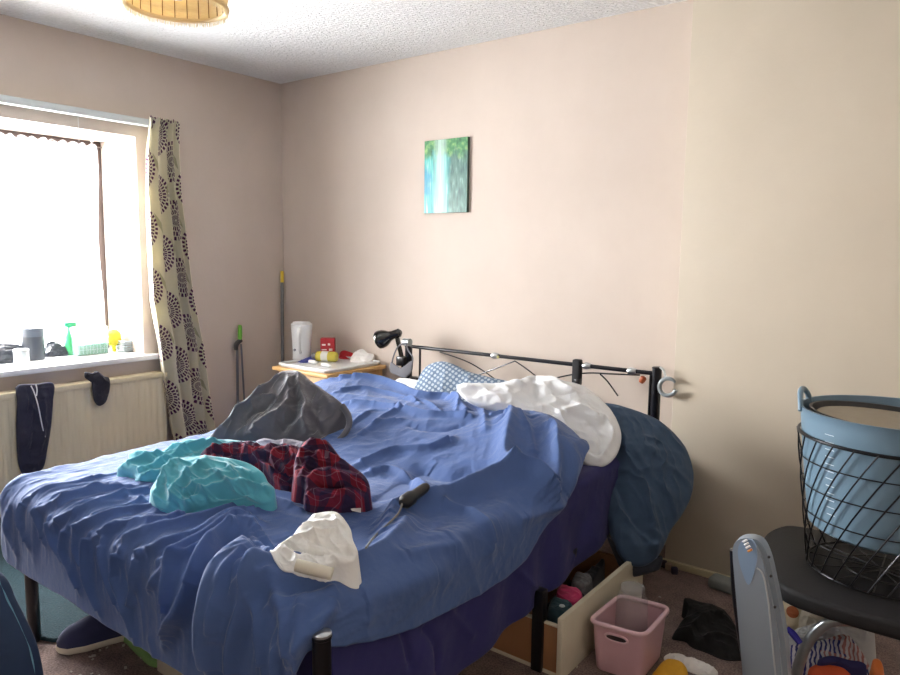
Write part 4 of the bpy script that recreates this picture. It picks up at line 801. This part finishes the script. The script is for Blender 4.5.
# ------------------------------------------------------------------ right: chair with wire basket and tub
CH = thing('chair', (3.56, -.9, 0), 'black padded chair with silver tube frame holding the wire basket', 'chair')
ol = catmull([np.array(p) for p in ((3.33, -.64), (3.275, -.70), (3.262, -.82), (3.30, -1.0), (3.36, -1.11), (3.46, -1.16), (3.70, -1.165), (3.82, -1.10), (3.86, -.87), (3.81, -.69), (3.70, -.635), (3.5, -.63))], 5, True)
VIN = mat('black_vinyl', (18, 17, 20), .7, bump=.3, bscale=150, bdist=.002)
obj('seat', MB().slab([(p[0], p[1]) for p in ol], .405, .452, .014), VIN, CH, sharp=.9)
SLV = mat('silver_tube', (158, 164, 166), .3, .7)
obj('frame', MB().tube([(3.405, -1.12, 0), (3.43, -1.115, .2), (3.455, -1.11, .31), (3.50, -1.105, .375), (3.56, -1.1, .392), (3.66, -1.1, .392), (3.74, -1.1, .392), (3.80, -1.105, .33), (3.86, -1.12, 0)], .014, 14, smooth=5), SLV, CH)
obj('frame', MB().tube([(3.34, -.66, 0), (3.37, -.68, .3), (3.43, -.69, .39), (3.56, -.69, .392), (3.7, -.69, .39), (3.77, -.68, .3), (3.82, -.66, 0)], .014, 14, smooth=5), SLV, CH)
for x in (3.48, 3.66): obj('cross_bar', MB().tube([(x, -1.1, .392), (x, -.69, .392)], .01, 10), SLV, CH)
# basket
bc = np.array([3.585, -.87]); BZ0, BZ1 = .456, .836; RT = .232; RB_ = .185
bk = thing('wire_basket', (bc[0], bc[1], BZ0), 'round black wire laundry basket standing on the chair', 'basket')
WIRE = mat('black_wire', (24, 24, 28), .3, .5)
cir = lambda R, z, n=64: [(bc[0]+R*math.cos(a), bc[1]+R*math.sin(a), z) for a in np.linspace(0, 2*PI, n, endpoint=False)]
obj('top_ring', MB().tube(cir(RT, BZ1), .0048, 8, closed=True), WIRE, bk)
obj('base_ring', MB().tube(cir(RB_, BZ0+.004), .004, 8, closed=True), WIRE, bk)
for f_ in (.22, .42, .62, .82): obj('hoop', MB().tube(cir(RB_+(RT-RB_)*f_, BZ0+(BZ1-BZ0)*f_), .0018, 6, closed=True), WIRE, bk)
NW = 27
for k in range(NW):
    for sg in (1,):
        a0 = 2*PI*k/NW; pts = []
        for t_ in np.linspace(0, 1, 9): a = a0+sg*.95*t_; R = RB_+(RT-RB_)*t_+.0035; pts.append((bc[0]+R*math.cos(a), bc[1]+R*math.sin(a), BZ0+.004+(BZ1-BZ0-.004)*t_))
        obj('wire', MB().tube(pts, .0022, 6), WIRE, bk)
for k in range(6):
    a = PI*k/6; pts = [(bc[0]-RB_*math.cos(a), bc[1]-RB_*math.sin(a), BZ0+.004), (bc[0]+RB_*math.cos(a), bc[1]+RB_*math.sin(a), BZ0+.004)]; obj('base_wire', MB().tube(pts, .0018, 6), WIRE, bk)
obj('base_ring', MB().tube(cir(RB_*.5, BZ0+.004), .002, 6, closed=True), WIRE, bk)
# tub
tb_ = thing('flexible_tub', (bc[0], bc[1], .56), 'blue-grey flexible tub sitting inside the wire basket', 'tub')
BLUE = mat('blue_grey_plastic', (106, 132, 150), .38, var=.03, bump=.05, bscale=30)
TT = .905; TB = .57; RTt = .232; RTb = .188
prof = [(0, TB), (RTb-.02, TB), (RTb, TB+.01), (RTb+(RTt-RTb)*.5, (TB+TT)/2), (RTt-.002, TT-.004), (RTt+.003, TT), (RTt-.003, TT+.001), (RTt-.007, TT-.006), (RTb+(RTt-RTb)*.5-.006, (TB+TT)/2), (RTb-.008, TB+.014), (0, TB+.006)]
# keep it inside the basket: radius below ring follows the wires
def inb(r, z): lim = RB_+(RT-RB_)*((z-BZ0)/(BZ1-BZ0))-.006 if z < BZ1+.02 else 9; return min(r, lim)
zs = np.linspace(TB+.01, TT, 14); outer = [(inb(RTb+(RTt-RTb)*((z-TB)/(TT-TB))**.8, z), z) for z in zs]
prof = [(0, TB), (outer[0][0]-.015, TB)]+outer+[(outer[-1][0]+.003, TT+.003), (outer[-1][0]-.004, TT+.003)]+[(r-.005, z) for r, z in outer[::-1]][1:]+[(0, TB+.008)]
obj('body', MB().lathe(prof, (bc[0], bc[1], 0), 72), BLUE, tb_)
for a0 in (math.radians(182), math.radians(2)):
    pts = []
    for t_ in np.linspace(-1, 1, 17):
        a = a0+t_*.33; z = TT-.012+.05*(1-t_*t_)**.6 if abs(t_) < 1 else TT-.012; pts.append((bc[0]+(RTt+.001)*math.cos(a), bc[1]+(RTt+.001)*math.sin(a), z))
    obj('handle', MB().tube(pts, .008, 10), BLUE, tb_)
mb = MB()
for k in range(12):
    z = TT-.045-k*.02; a = math.radians(236); r = inb(RTb+(RTt-RTb)*((z-TB)/(TT-TB))**.8, z)+.0008
    if z < TB+.03: break
    mb.tube([(bc[0]+r*math.cos(a+q), bc[1]+r*math.sin(a+q), z) for q in (-.06, 0, .06)], .0012, 5)
obj('scale_marks', mb, mat('pale_mark', (205, 218, 228), .4), tb_)
bi = thing('baking_tray', (bc[0], bc[1], TT-.05), 'dark round pan with beige top lying inside the blue-grey tub', 'pan')
mb = MB().lathe([(0, 0), (.19, 0), (.205, .02), (.212, .042), (.205, .042), (.198, .022), (0, .02)], (0, 0, 0), 48)
RX = Matrix.Rotation(math.radians(3), 3, 'Y') @ Matrix.Rotation(math.radians(-2), 3, 'X')
mb.v = [tuple(RX @ Vector(v)+Vector((bc[0], bc[1], TT-.055))) for v in mb.v]; obj('pan', mb, mat('dark_pan', (34, 34, 36), .35), bi)
mb = MB().lathe([(0, .0215), (.196, .0235), (.19, .03), (0, .034)], (0, 0, 0), 48); mb.v = [tuple(RX @ Vector(v)+Vector((bc[0], bc[1], TT-.055))) for v in mb.v]; obj('board', mb, mat('beige_board', (150, 140, 122), .6, var=.1, nscale=30), bi)
# grey appliance in front of the chair
GA = mat('grey_blue_shell', (136, 146, 156), .35); ay = -1.27
ga = thing('appliance', (3.40, ay, 0), 'tall narrow grey plastic appliance with rounded top beside the chair', 'appliance')
pf = [at(x, y, 1, ay) for x, y in ((735, 560), (735, 545), (740, 538), (750, 536), (762, 540), (770, 555), (776, 580), (783, 615), (788, 650))]
bt = [np.array([3.475, ay, 0]), np.array([3.365, ay, 0])]
ol = catmull([np.array([p[0], p[2]]) for p in pf], 5)+[np.array([3.478, 0.0]), np.array([3.372, 0.0])]
b_ = bmesh.new(); vs = [b_.verts.new((p[0], ay-.03, p[1])) for p in ol]; f_ = b_.faces.new(vs); r_ = bmesh.ops.extrude_face_region(b_, geom=[f_])
for e in r_['geom']:
    if isinstance(e, bmesh.types.BMVert): e.co.y = ay+.03
bmesh.ops.recalc_face_normals(b_, faces=b_.faces); bmesh.ops.bevel(b_, geom=[e for e in b_.edges if abs(e.verts[0].co.y-e.verts[1].co.y) < 1e-6], offset=.012, segments=4, affect='EDGES')
obj('shell', MB().bm(b_), GA, ga, sharp=.9)
pl_ = [at(x, y, 1, ay-.031) for x, y in ((738, 556), (739, 545), (745, 540), (753, 541), (757, 552), (756, 565), (749, 585), (742, 572))]
b = MB(); o_ = catmull(pl_, 5, True); nn = len(o_); b.add(o_+[p+np.array([0, .006, 0]) for p in o_], [tuple(range(nn)), tuple(range(nn, 2*nn))[::-1]]+[(i, (i+1) % nn, nn+(i+1) % nn, nn+i) for i in range(nn)]); obj('control_panel', b, mat('blue_grey_panel', (132, 156, 184), .3), ga)
for i, (x, y) in enumerate(((743, 542), (744.5, 545), (746, 548), (748, 551.5))):
    p = at(x, y, 1, ay-.0325); q = at(x+4, y-2.2, 1, ay-.0325); obj('indicator', MB().tube([p, q], .0028, 8), mat('orange_indicator', (214, 140, 70), .4) if i == 3 else mat('white_indicator', (232, 232, 232), .4), ga)
sd = [at(x, y, 1, ay-.031) for x, y in ((757, 568), (763, 575), (768, 600), (772, 640), (778, 700))]
obj('seam', MB().tube(sd, .002, 6, smooth=5), mat('light_grey_seam', (176, 180, 182), .4), ga)
for x, y in ((769, 557), (771, 576), (775, 607)): obj('screw', MB().lathe([(.0035, -.001), (.003, .003), (0, .003)], at(x, y, 1, ay-.031), 10, (0, -1, 0)), mat('dark_grey_plastic', (60, 60, 62), .5), ga)
obj('dark_edge', MB().tube([at(x, y, 1, ay+.01) for x, y in ((734.5, 550), (736, 590), (741, 630), (747, 665), (753, 700))], .012, 12, smooth=4), BLK, ga)
# ------------------------------------------------------------------ floor items on the right
PK = NT('pink_plastic_weave'); tc = PK.new('ShaderNodeTexCoord'); w_ = PK.new('ShaderNodeTexChecker'); w_.inputs['Scale'].default_value = 240; PK.lk(tc.outputs['Object'], w_.inputs[0])
PK.b.inputs['Base Color'].default_value = (*lin(214, 172, 180), 1); PK.b.inputs['Roughness'].default_value = .45; PK.bump(w_.outputs[1], .5, .0015); PK = PK.m
PKS = mat('pink_plastic', (220, 184, 190), .4)
rm = [on(x, y, (0, 0, .17), (0, 0, 1)) for x, y in ((588, 620), (645, 636), (671, 607), (620, 594))]
ctr = sum(rm)/4
pb = thing('basket', (ctr[0], ctr[1], 0), 'pink woven-look plastic basket on the carpet beside the bed', 'basket')
def rq(corners, r=.18, n=5):
    out = []
    for i in range(4):
        c = corners[i][:2]; a = corners[i-1][:2]; b2 = corners[(i+1) % 4][:2]
        for k in range(n+1):
            t_ = k/n; p_ = c+(a-c)*r*(1-t_)**2+(b2-c)*r*t_**2; out.append(p_)
    return out
def ringz(sc, z, corners=rm): return [(ctr[0]+(p[0]-ctr[0])*sc, ctr[1]+(p[1]-ctr[1])*sc, z) for p in rq(corners)]
G = [ringz(.01, .002), ringz(.80, .002), ringz(.84, .01), ringz(.90, .08), ringz(.955, .158), ringz(.93, .158), ringz(.875, .08), ringz(.80, .014), ringz(.01, .008)]
obj('body', MB().grid(np.array(G), closed_u=True), PK, pb); obj('rim', MB().tube(ringz(.975, .166), .008, 10, closed=True), PKS, pb)
ha = np.array(ringz(.945, .14)); c0 = on(612, 640, (0, 0, .135), (0, 0, 1))
hp1, hp2 = np.array(rm[0]), np.array(rm[1]); e = (hp2-hp1)/np.linalg.norm(hp2-hp1); mid = ctr+((hp1+hp2)/2-ctr)*.945; nrm = ((hp1+hp2)/2-ctr); nrm[2] = 0; nrm /= np.linalg.norm(nrm)
loop = [mid+e*(.035*math.copysign(abs(math.cos(a))**.6, math.cos(a)))+np.array([0, 0, .132-.17+.17-mid[2]+.0])+np.array([0, 0, .011*math.sin(a)]) for a in np.linspace(0, 2*PI, 24, endpoint=False)]
obj('handle_rim', MB().tube(loop, .004, 8, closed=True), PKS, pb)
obj('handle_hole_shade', MB().add([p+nrm*.0015 for p in loop], [tuple(range(24))]), mat('hollow_shade_paint', (48, 36, 38), .9), pb, label='handle opening with its shade painted dark')  # flat dark face on the basket wall, painted as the shade inside the handle
jb = on(636, 628, (0, 0, .02), (0, 0, 1)); jb = np.array([ctr[0]-.0, ctr[1]+.005, .0])
jr = .052; jt = at(636, 588, 1, ctr[1])[2]
jo = thing('plastic_jar', (jb[0], jb[1], .015), 'clear empty plastic jar standing in the pink basket', 'jar')
t = NT('cloudy_clear_plastic'); t.b.inputs['Base Color'].default_value = (.5, .5, .5, 1); t.b.inputs['Roughness'].default_value = .12; t.b.inputs['Alpha'].default_value = .22; JC = t.m
obj('body', MB().lathe([(0, 0), (jr*.95, 0), (jr, .008), (jr*.96, .03), (jr, .05), (jr*.96, .08), (jr, .1), (jr*.95, jt-.055), (jr*.72, jt-.03), (jr*.72, jt-.017)], (jb[0], jb[1], .015), 32), JC, jo)
obj('neck', MB().lathe([(jr*.72, jt-.03), (jr*.75, jt-.028), (jr*.75, jt-.015), (jr*.7, jt-.015)], (jb[0], jb[1], .015), 32), JC, jo)
obj('residue', MB().lathe([(0, .012), (jr*.85, .012), (jr*.85, .03), (.01, .055), (0, .055)], (jb[0]+.0, jb[1], .015), 14), mat('yellow_wrappers', (176, 150, 70), .6, bump=.8, bscale=60, bdist=.01), jo, label='yellow wrappers')
soft('crumpled_wrapper', [dict(outline=[(608, 632), (616, 622), (626, 622), (628, 632), (618, 638)], p0=(*on(618, 630, (0, 0, .03), (0, 0, 1))[:2], .035), n=(0, -.3, 1), h=.02, ground=lambda x, y: .012, nz=.01, nsc=30, seed=2, N_=60, M_=16)], mat('mauve_wrapper', (120, 92, 110), .6), 'mauve wrapper in the pink basket beside the jar', 'wrapper')
BC = cloth('black_cotton', (16, 16, 18), sheen=.0)
soft('garment', [dict(outline=[(672, 640), (678, 628), (688, 612), (684, 600), (700, 603), (718, 608), (730, 618), (738, 632), (744, 645), (748, 662), (738, 668), (722, 668), (708, 660), (692, 652), (685, 643)], p0=(3.08, -.72, .012), n=(.1, -.35, .93), h=.045, ground=gz0, nz=.01, nsc=9, seed=101, lines=[([(690, 640), (708, 625), (725, 625)], .012, .02), ([(700, 650), (720, 645), (740, 655)], .01, .015)])], BC, 'black garment lying in a heap on the carpet', 'clothing')
soft('cloth', [dict(outline=[(652, 680), (658, 668), (668, 660), (682, 663), (688, 675), (680, 690), (660, 692)], p0=(3.08, -.98, .01), n=(0, -.3, 1), h=.02, ground=gz0, nz=.003, nsc=12, seed=103)], mat('mustard_fabric', (222, 168, 40), .7, bump=.2), 'mustard yellow cloth on the carpet in front of the pink basket', 'cloth')
soft('crumpled_paper', [dict(outline=[(664, 657), (675, 654), (690, 659), (706, 664), (718, 673), (700, 675), (685, 670), (670, 664)], p0=(3.1, -.9, .008), n=(0, -.15, 1), h=.01, ground=gz0, nz=.006, nsc=20, seed=105)], mat('white_paper', (235, 233, 228), .8), 'crumpled white paper between the yellow cloth and black garment', 'paper')
a, b2 = on(705, 580, (0, 0, 0), (0, 0, 1)), on(738, 598, (0, 0, 0), (0, 0, 1))
obj('stone_block', MB().box((a[0]+.03, -.33, 0), (b2[0]+.03, -.26, .045), .012, 3, rot=-.1), mat('grey_concrete', (132, 136, 132), .8, var=.15, nscale=40, bump=.4), label='grey block lying on the carpet below the chimney breast', cat='block')
for i, (px, py, c_) in enumerate(((663, 563, (60, 50, 60)), (668, 566, (150, 128, 110)), (674, 570, (46, 40, 62)))):
    p = on(px, py+4, (0, 0, 0), (0, 0, 1)); obj('litter_piece', MB().box((p[0]-.012, p[1]-.01, 0), (p[0]+.014, p[1]+.012, .03), .005, rot=.3*i), mat('litter_%s' % ('plum', 'tan', 'navy')[i], c_, .7), label='small %s piece of litter at the foot of the chimney breast' % ('dark plum', 'tan', 'navy')[i], cat='litter')
# clutter under the chair
def leafmat():
    t = NT('cream_bag_with_rust_leaves'); v = t.new('ShaderNodeTexVoronoi'); tc = t.new('ShaderNodeTexCoord'); t.lk(tc.outputs['UV'], v.inputs['Vector']); v.inputs['Scale'].default_value = 22
    t.lk(t.mix(t.m_('LESS_THAN', v.outputs['Distance'], .42), lin(214, 202, 172), lin(170, 92, 50)), t.b.inputs['Base Color']); t.b.inputs['Roughness'].default_value = .6; return t.m
soft('printed_bag', [dict(outline=[(781, 606), (786, 600), (800, 604), (806, 612), (802, 624), (792, 630), (783, 626)], p0=(3.34, -.78, .1), n=(.2, -.8, .5), h=.03, ground=gz0, nz=.005, seed=107, N_=80, M_=24)], leafmat(), 'cream bag with rust leaf print under the chair', 'bag')
soft('bag', [dict(outline=[(800, 610), (812, 604), (840, 608), (862, 614), (866, 628), (850, 640), (825, 640), (800, 628)], p0=(3.5, -.8, .08), n=(.1, -.7, .6), h=.04, ground=gz0, nz=.008, seed=109)], mat('cream_plastic', (206, 200, 184), .5), 'cream plastic bag at the back of the clutter under the chair', 'bag')
soft('carrier_bag', [dict(outline=[(786, 640), (796, 630), (820, 626), (850, 628), (872, 630), (873, 640), (860, 648), (840, 650), (810, 650), (790, 652)], p0=(3.48, -.95, .08), n=(.1, -.6, .7), h=.04, ground=gz0, nz=.009, nsc=14, seed=111)], mat('grey_white_film', (190, 194, 196), .35), 'greyish white carrier bag under the chair seat', 'bag')
def zigmat():
    t = NT('white_fabric_with_blue_red_dashes'); tc = t.new('ShaderNodeTexCoord'); w = t.new('ShaderNodeTexWave'); w.inputs['Scale'].default_value = 26; w.inputs['Distortion'].default_value = 6; t.lk(tc.outputs['UV'], w.inputs[0])
    f = t.m_('LESS_THAN', w.outputs[1], .42); n = t.noise(5, 2, 'UV'); c = t.mix(t.m_('GREATER_THAN', n, .52), lin(48, 56, 120), lin(176, 120, 120)); t.lk(t.mix(f, lin(206, 202, 206), c), t.b.inputs['Base Color']); t.b.inputs['Roughness'].default_value = .8; return t.m
soft('patterned_fabric', [dict(outline=[(784, 650), (800, 645), (822, 642), (845, 636), (858, 648), (868, 664), (874, 680), (868, 700), (800, 705), (782, 690), (780, 665)], p0=(3.5, -1.08, .07), n=(.1, -.5, .8), h=.05, ground=gz0, nz=.007, seed=113)], zigmat(), 'white fabric with blue and red dashes heaped below the chair', 'clothing')
soft('cloth', [dict(outline=[(808, 672), (820, 664), (842, 667), (852, 678), (845, 695), (815, 698)], p0=(3.5, -1.17, .12), n=(.1, -.6, .7), h=.02, ground=gz0, nz=.005, seed=115, N_=80, M_=24)], mat('orange_red_fabric', (206, 84, 44), .7), 'orange red cloth in front of the dashed fabric', 'cloth')
soft('orange_packet', [dict(outline=[(872, 662), (880, 660), (884, 672), (882, 690), (874, 690)], p0=(3.63, -1.1, .04), n=(.1, -.8, .4), h=.012, ground=gz0, nz=.003, seed=117, N_=60, M_=16)], mat('orange_wrapper', (224, 124, 60), .5), 'orange packet standing at the right of the dashed fabric', 'packet')
obj('blue_strap', MB().tube([at(x, y, 1, -1.13) for x, y in ((787, 628), (793, 634), (800, 643))], [.006, .01, .008], 8, smooth=4), mat('cobalt_strap', (44, 40, 150), .6), label='cobalt blue strap beside the grey appliance', cat='strap')
soft('navy_ribbon', [dict(outline=[(818, 660), (830, 656), (848, 660), (862, 662), (866, 667), (852, 669), (838, 664), (822, 665)], p0=(3.53, -1.17, .14), n=(.1, -.6, .7), h=.008, ground=gz0, nz=.004, seed=119, N_=60, M_=16)], mat('navy_ribbon', (34, 32, 84), .7), 'navy ribbon lying across the dashed fabric', 'ribbon')
# ------------------------------------------------------------------ under the bed: drawers
CRB = mat('cream_board', (206, 198, 176), .5, var=.06); BRN = mat('brown_hardboard', (152, 108, 72), .6, var=.12, nscale=15)
dr = thing('underbed_drawer', (2.62, -.95, 0), 'pulled-out cream-fronted storage drawer under the right side of the bed', 'drawer')
obj('front_board', MB().box((2.782, -1.25, .0), (2.80, -.60, .205), .002), CRB, dr)
obj('side_board', MB().box((2.25, -1.235, .01), (2.781, -1.222, .165), .001), BRN, dr); obj('side_board', MB().box((2.25, -.63, .01), (2.781, -.617, .165), .001), BRN, dr)
obj('edge_strip', MB().box((2.25, -1.238, .0), (2.781, -1.2215, .012), .001), CRB, dr); obj('edge_strip', MB().box((2.25, -1.237, .163), (2.781, -1.2205, .168), .001), CRB, dr)
obj('bottom', MB().box((2.25, -1.22, .012), (2.781, -.632, .018), 0), BRN, dr); obj('back_board', MB().box((2.238, -1.235, .01), (2.25, -.617, .165), .001), BRN, dr)
dg = lambda x, y: .019
for nm, ol, z_, m_, lb in (('dark_clothes', [(545, 612), (548, 604), (562, 590), (590, 570), (606, 558), (598, 575), (582, 600), (568, 615)], .14, cloth('dark_fabric', (32, 34, 42)), 'dark clothes filling the storage drawer under the bed'),
                       ('garment', [(557, 594), (560, 586), (568, 588), (580, 592), (582, 598), (575, 604), (566, 600)], .165, cloth('pink_fabric', (206, 62, 112)), 'pink garment on top of the dark clothes in the drawer'),
                       ('cloth', [(572, 584), (576, 576), (588, 576), (592, 582), (584, 588)], .17, mat('grey_stripe_fabric', (110, 110, 114), .8, var=.6, nscale=90), 'grey striped cloth at the back of the drawer'),
                       ('cloth', [(548, 612), (552, 602), (560, 600), (572, 606), (570, 613), (558, 618)], .165, cloth('dark_teal_fabric', (30, 62, 72)), 'dark teal cloth at the front corner of the drawer')):
    c = on(sum(p[0] for p in ol)/len(ol), sum(p[1] for p in ol)/len(ol), (0, 0, z_), (0, 0, 1)); soft(nm, [dict(outline=ol, p0=(c[0], c[1], z_-.01), n=(0, 0, 1), h=.018, ground=dg, nz=.006, seed=len(nm), N_=90, M_=24)], m_, lb, 'clothing')
q = on(562, 606, (0, 0, .185), (0, 0, 1)); obj('button_badge', MB().lathe([(0, .004), (.009, .002), (.010, 0)], q, 16), mat('pale_badge', (190, 200, 200), .4), label='small round pale badge on the teal cloth in the drawer', cat='badge')
d2 = thing('underbed_drawer', (2.3, -1.5, 0), 'second cream drawer mostly hidden under the bed by the foot', 'drawer')
obj('front_board', MB().box((2.495, -1.80, 0), (2.513, -1.27, .155), .002), CRB, d2); obj('side_board', MB().box((2.0, -1.283, .01), (2.494, -1.27, .13), .001), BRN, d2); obj('side_board', MB().box((2.0, -1.8, .01), (2.494, -1.787, .13), .001), BRN, d2); obj('bottom', MB().box((2.0, -1.786, .01), (2.494, -1.284, .016), 0), BRN, d2)
# ------------------------------------------------------------------ foot of the bed, left
t = NT('teal_pile'); t.b.inputs['Roughness'].default_value = .95; n = t.noise(140, 3); n2 = t.noise(10, 4); t.lk(t.mix(t.m_('ADD', t.m_('MULTIPLY', n, .6), t.m_('MULTIPLY', n2, .4)), lin(3, 26, 34), lin(14, 56, 66)), t.b.inputs['Base Color']); t.bump(n, .8, .008)
c_ = on(60, 645, (0, 0, 0), (0, 0, 1))[:2]; e1 = np.array([-.935, -.355]); e2 = np.array([-.355, .935])
def rr2(w, h, r=.04, n=6):
    o = rrect(0, 0, w, h, r, n); return [tuple(c_+e1*a+e2*b) for a, b in o]
obj('rug', MB().slab(rr2(1.2, .8)[::-1], .001, .016, .005), t.m, label='dark teal rug on the carpet at the left foot of the bed', cat='rug')
# shoe
toe = on(63, 657, (0, 0, 0), (0, 0, 1))[:2]; hl = np.array([.40, .917]); sd_ = np.array([-hl[1], hl[0]])
toe = toe-hl*.02+sd_*.045
sh_ = thing('shoe', (*(toe+hl*.14), 0), 'navy slip-on canvas shoe with white sole at the foot of the bed', 'shoe')
def sec(t): return float(np.interp(t, [0, .04, .12, .3, .55, .8, .95, 1], [.004, .026, .046, .053, .044, .038, .032, .004]))
ns_ = 40; So = []
for s_ in np.linspace(0, 1, ns_): So.append((toe+hl*.28*s_+sd_*sec(s_)))
for s_ in np.linspace(1, 0, ns_)[1:-1]: So.append((toe+hl*.28*s_-sd_*sec(s_)))
obj('sole', MB().slab([tuple(p) for p in So], .016, .038, .004) if False else MB().slab([tuple(p) for p in So], .001, .024, .004), mat('off_white_rubber', (206, 200, 184), .6), sh_)
G = []
for s_ in np.linspace(0.01, .99, 36):
    w_ = sec(s_)*.97; hh = float(np.interp(s_, [0, .06, .15, .3, .42, .48, .6, .8, .95, 1], [.006, .034, .052, .068, .082, .092, .076, .07, .08, .06])); row = []
    for a in np.linspace(0, PI, 17):
        zz = hh*math.sin(a)**.75
        if s_ > .47: zz = hh*min(1, math.sin(a)*1.8)**.8; 
        row.append((*(toe+hl*.28*s_+sd_*w_*math.cos(a)), .023+zz))
    G.append(row)
G = np.array(G)
obj('upper', MB().grid(G), cloth('navy_canvas', (44, 50, 88)), sh_, sharp=None)
op = obj('opening', MB().lathe([(0, .0), (.9, 0), (1., -.002)], (0, 0, 0), 24), mat('shoe_inside_shade', (16, 16, 24), .9), sh_)  # flat disc coloured near black as the shade inside the shoe
for v in op.data.vertices:
    x, y = v.co.x+sh_['_w'][0], v.co.y+sh_['_w'][1]; P_ = toe+hl*(.28*.72+x*.058)+sd_*y*.024; v.co = Vector((P_[0]-sh_['_w'][0], P_[1]-sh_['_w'][1], .10))
tg = [(*(toe+hl*.28*.46+sd_*(.026*k)), .115-.008*abs(k)) for k in (-1, -.5, 0, .5, 1)]
obj('tongue', MB().tube(tg, .007, 8, smooth=4), cloth('navy_canvas', (44, 50, 88)), sh_)
# other bits on the floor by the foot
a, b2 = on(122, 640, (0, 0, 0), (0, 0, 1)), on(175, 662, (0, 0, 0), (0, 0, 1))
soft('bag', [dict(outline=[(118, 634), (126, 640), (140, 654), (152, 663), (172, 664), (176, 658), (170, 630), (140, 620)], p0=(1.8, -1.95, .012), n=(0, 0, 1), h=.02, ground=gz0, nz=.004, nsc=16, seed=121)], mat('green_bag_fabric', (118, 160, 92), .6), 'green bag edge lying on the carpet under the foot of the duvet', 'bag')
a = on(178, 656, (0, 0, .1), (0, 0, 1)); b2 = on(205, 674, (0, 0, .1), (0, 0, 1)); d_ = (b2-a)/np.linalg.norm(b2-a)
ang = math.atan2(d_[1], d_[0]); cx2 = (a+b2)/2
bb_ = thing('cardboard_box', (cx2[0], cx2[1], 0), 'low cream box under the foot of the bed behind the drape', 'box')
pn = np.array([-d_[1], d_[0], 0]); L2 = .2
q0 = cx2+pn*.1; obj('box', MB().box((q0[0]-.2, q0[1]-.1, .001), (q0[0]+.2, q0[1]+.1, .1), .003, rot=ang), CRB, bb_)
obj('lid', MB().box((q0[0]-.205, q0[1]-.105, .1), (q0[0]+.205, q0[1]+.105, .115), .003, rot=ang), CRB, bb_)
q = on(36, 577, (0, 0, .02), (0, 0, 1)); soft('sock', [dict(outline=[(30, 578), (31, 572), (38, 569), (44, 573), (45, 579), (36, 581)], p0=(q[0], q[1], .025), n=(.2, -.4, 1), h=.03, ground=lambda x, y: .016, nz=.004, seed=123, N_=60, M_=16)], cloth('white_knit', (214, 210, 200)), 'small white sock on the teal rug beside the bed leg', 'sock')
DEN = cloth('dark_blue_denim', (30, 50, 80), sheen=.0, weave=600)
o = soft('denim_garment', [dict(outline=[(-70, 560), (-30, 556), (0, 574), (12, 598), (24, 622), (35, 650), (42, 690), (44, 740), (40, 810), (0, 850), (-80, 830), (-95, 700)], p0=(2.05, -2.5, .3), n=(.55, -.8, .25), h=.06, back=.06, nz=.006, seed=125, centre=(-20, 690))], DEN, 'dark blue denim-covered shape in the bottom left foreground', 'clothing')
mb = MB().tube([on(x, y, (2.05, -2.5, .3), (.55, -.8, .25))+np.array([.55, -.8, .25])*.012 for x, y in ((0, 576), (11, 600), (23, 625), (34, 653), (40, 690))], .003, 8, smooth=6); obj('edge_line', mb, mat('light_blue_line', (92, 140, 160), .7), o)  # thin light blue line along the right edge of the denim
mb = MB()
for k in range(60):
    x, y = rng.uniform(1.5, 2.0), rng.uniform(-2.2, -1.9)
    if k % 3 == 0: x, y = rng.uniform(2.5, 3.3), rng.uniform(-1.4, -.4)
    s_ = rng.uniform(.003, .007); mb.box((x-s_, y-s_*.6, .001), (x+s_, y+s_*.6, .004), 0, rot=rng.uniform(0, 3))
obj('carpet_crumbs', mb, mat('pale_crumbs', (190, 182, 168), .8), label='scattered pale crumbs on the brown carpet', cat='crumbs', kind='stuff')
# ------------------------------------------------------------------ light
def area(name, loc, rot, sx_, sy_, e, colr):
    l = bpy.data.lights.new(name, 'AREA'); l.shape = 'RECTANGLE'; l.size = sx_; l.size_y = sy_; l.energy = e; l.color = colr
    o = bpy.data.objects.new(name, l); COL.objects.link(o); o.location = loc; o.rotation_euler = rot; return o
area('daylight_window', (-.95, -1.82, 1.55), (0, math.radians(-80), 0), 1.7, 2.2, 900, (1., .99, .98))
wd = bpy.data.worlds.new('world'); SC.world = wd; wd.use_nodes = True; bg = wd.node_tree.nodes['Background']; bg.inputs[0].default_value = (.9, .95, 1, 1); bg.inputs[1].default_value = 3.
SC.view_settings.view_transform = 'Standard'; SC.view_settings.look = 'None'; SC.view_settings.exposure = .3; SC.view_settings.gamma = 1; SC.view_settings.use_curve_mapping = False
for o in bpy.data.objects:
    if '_w' in o: del o['_w']
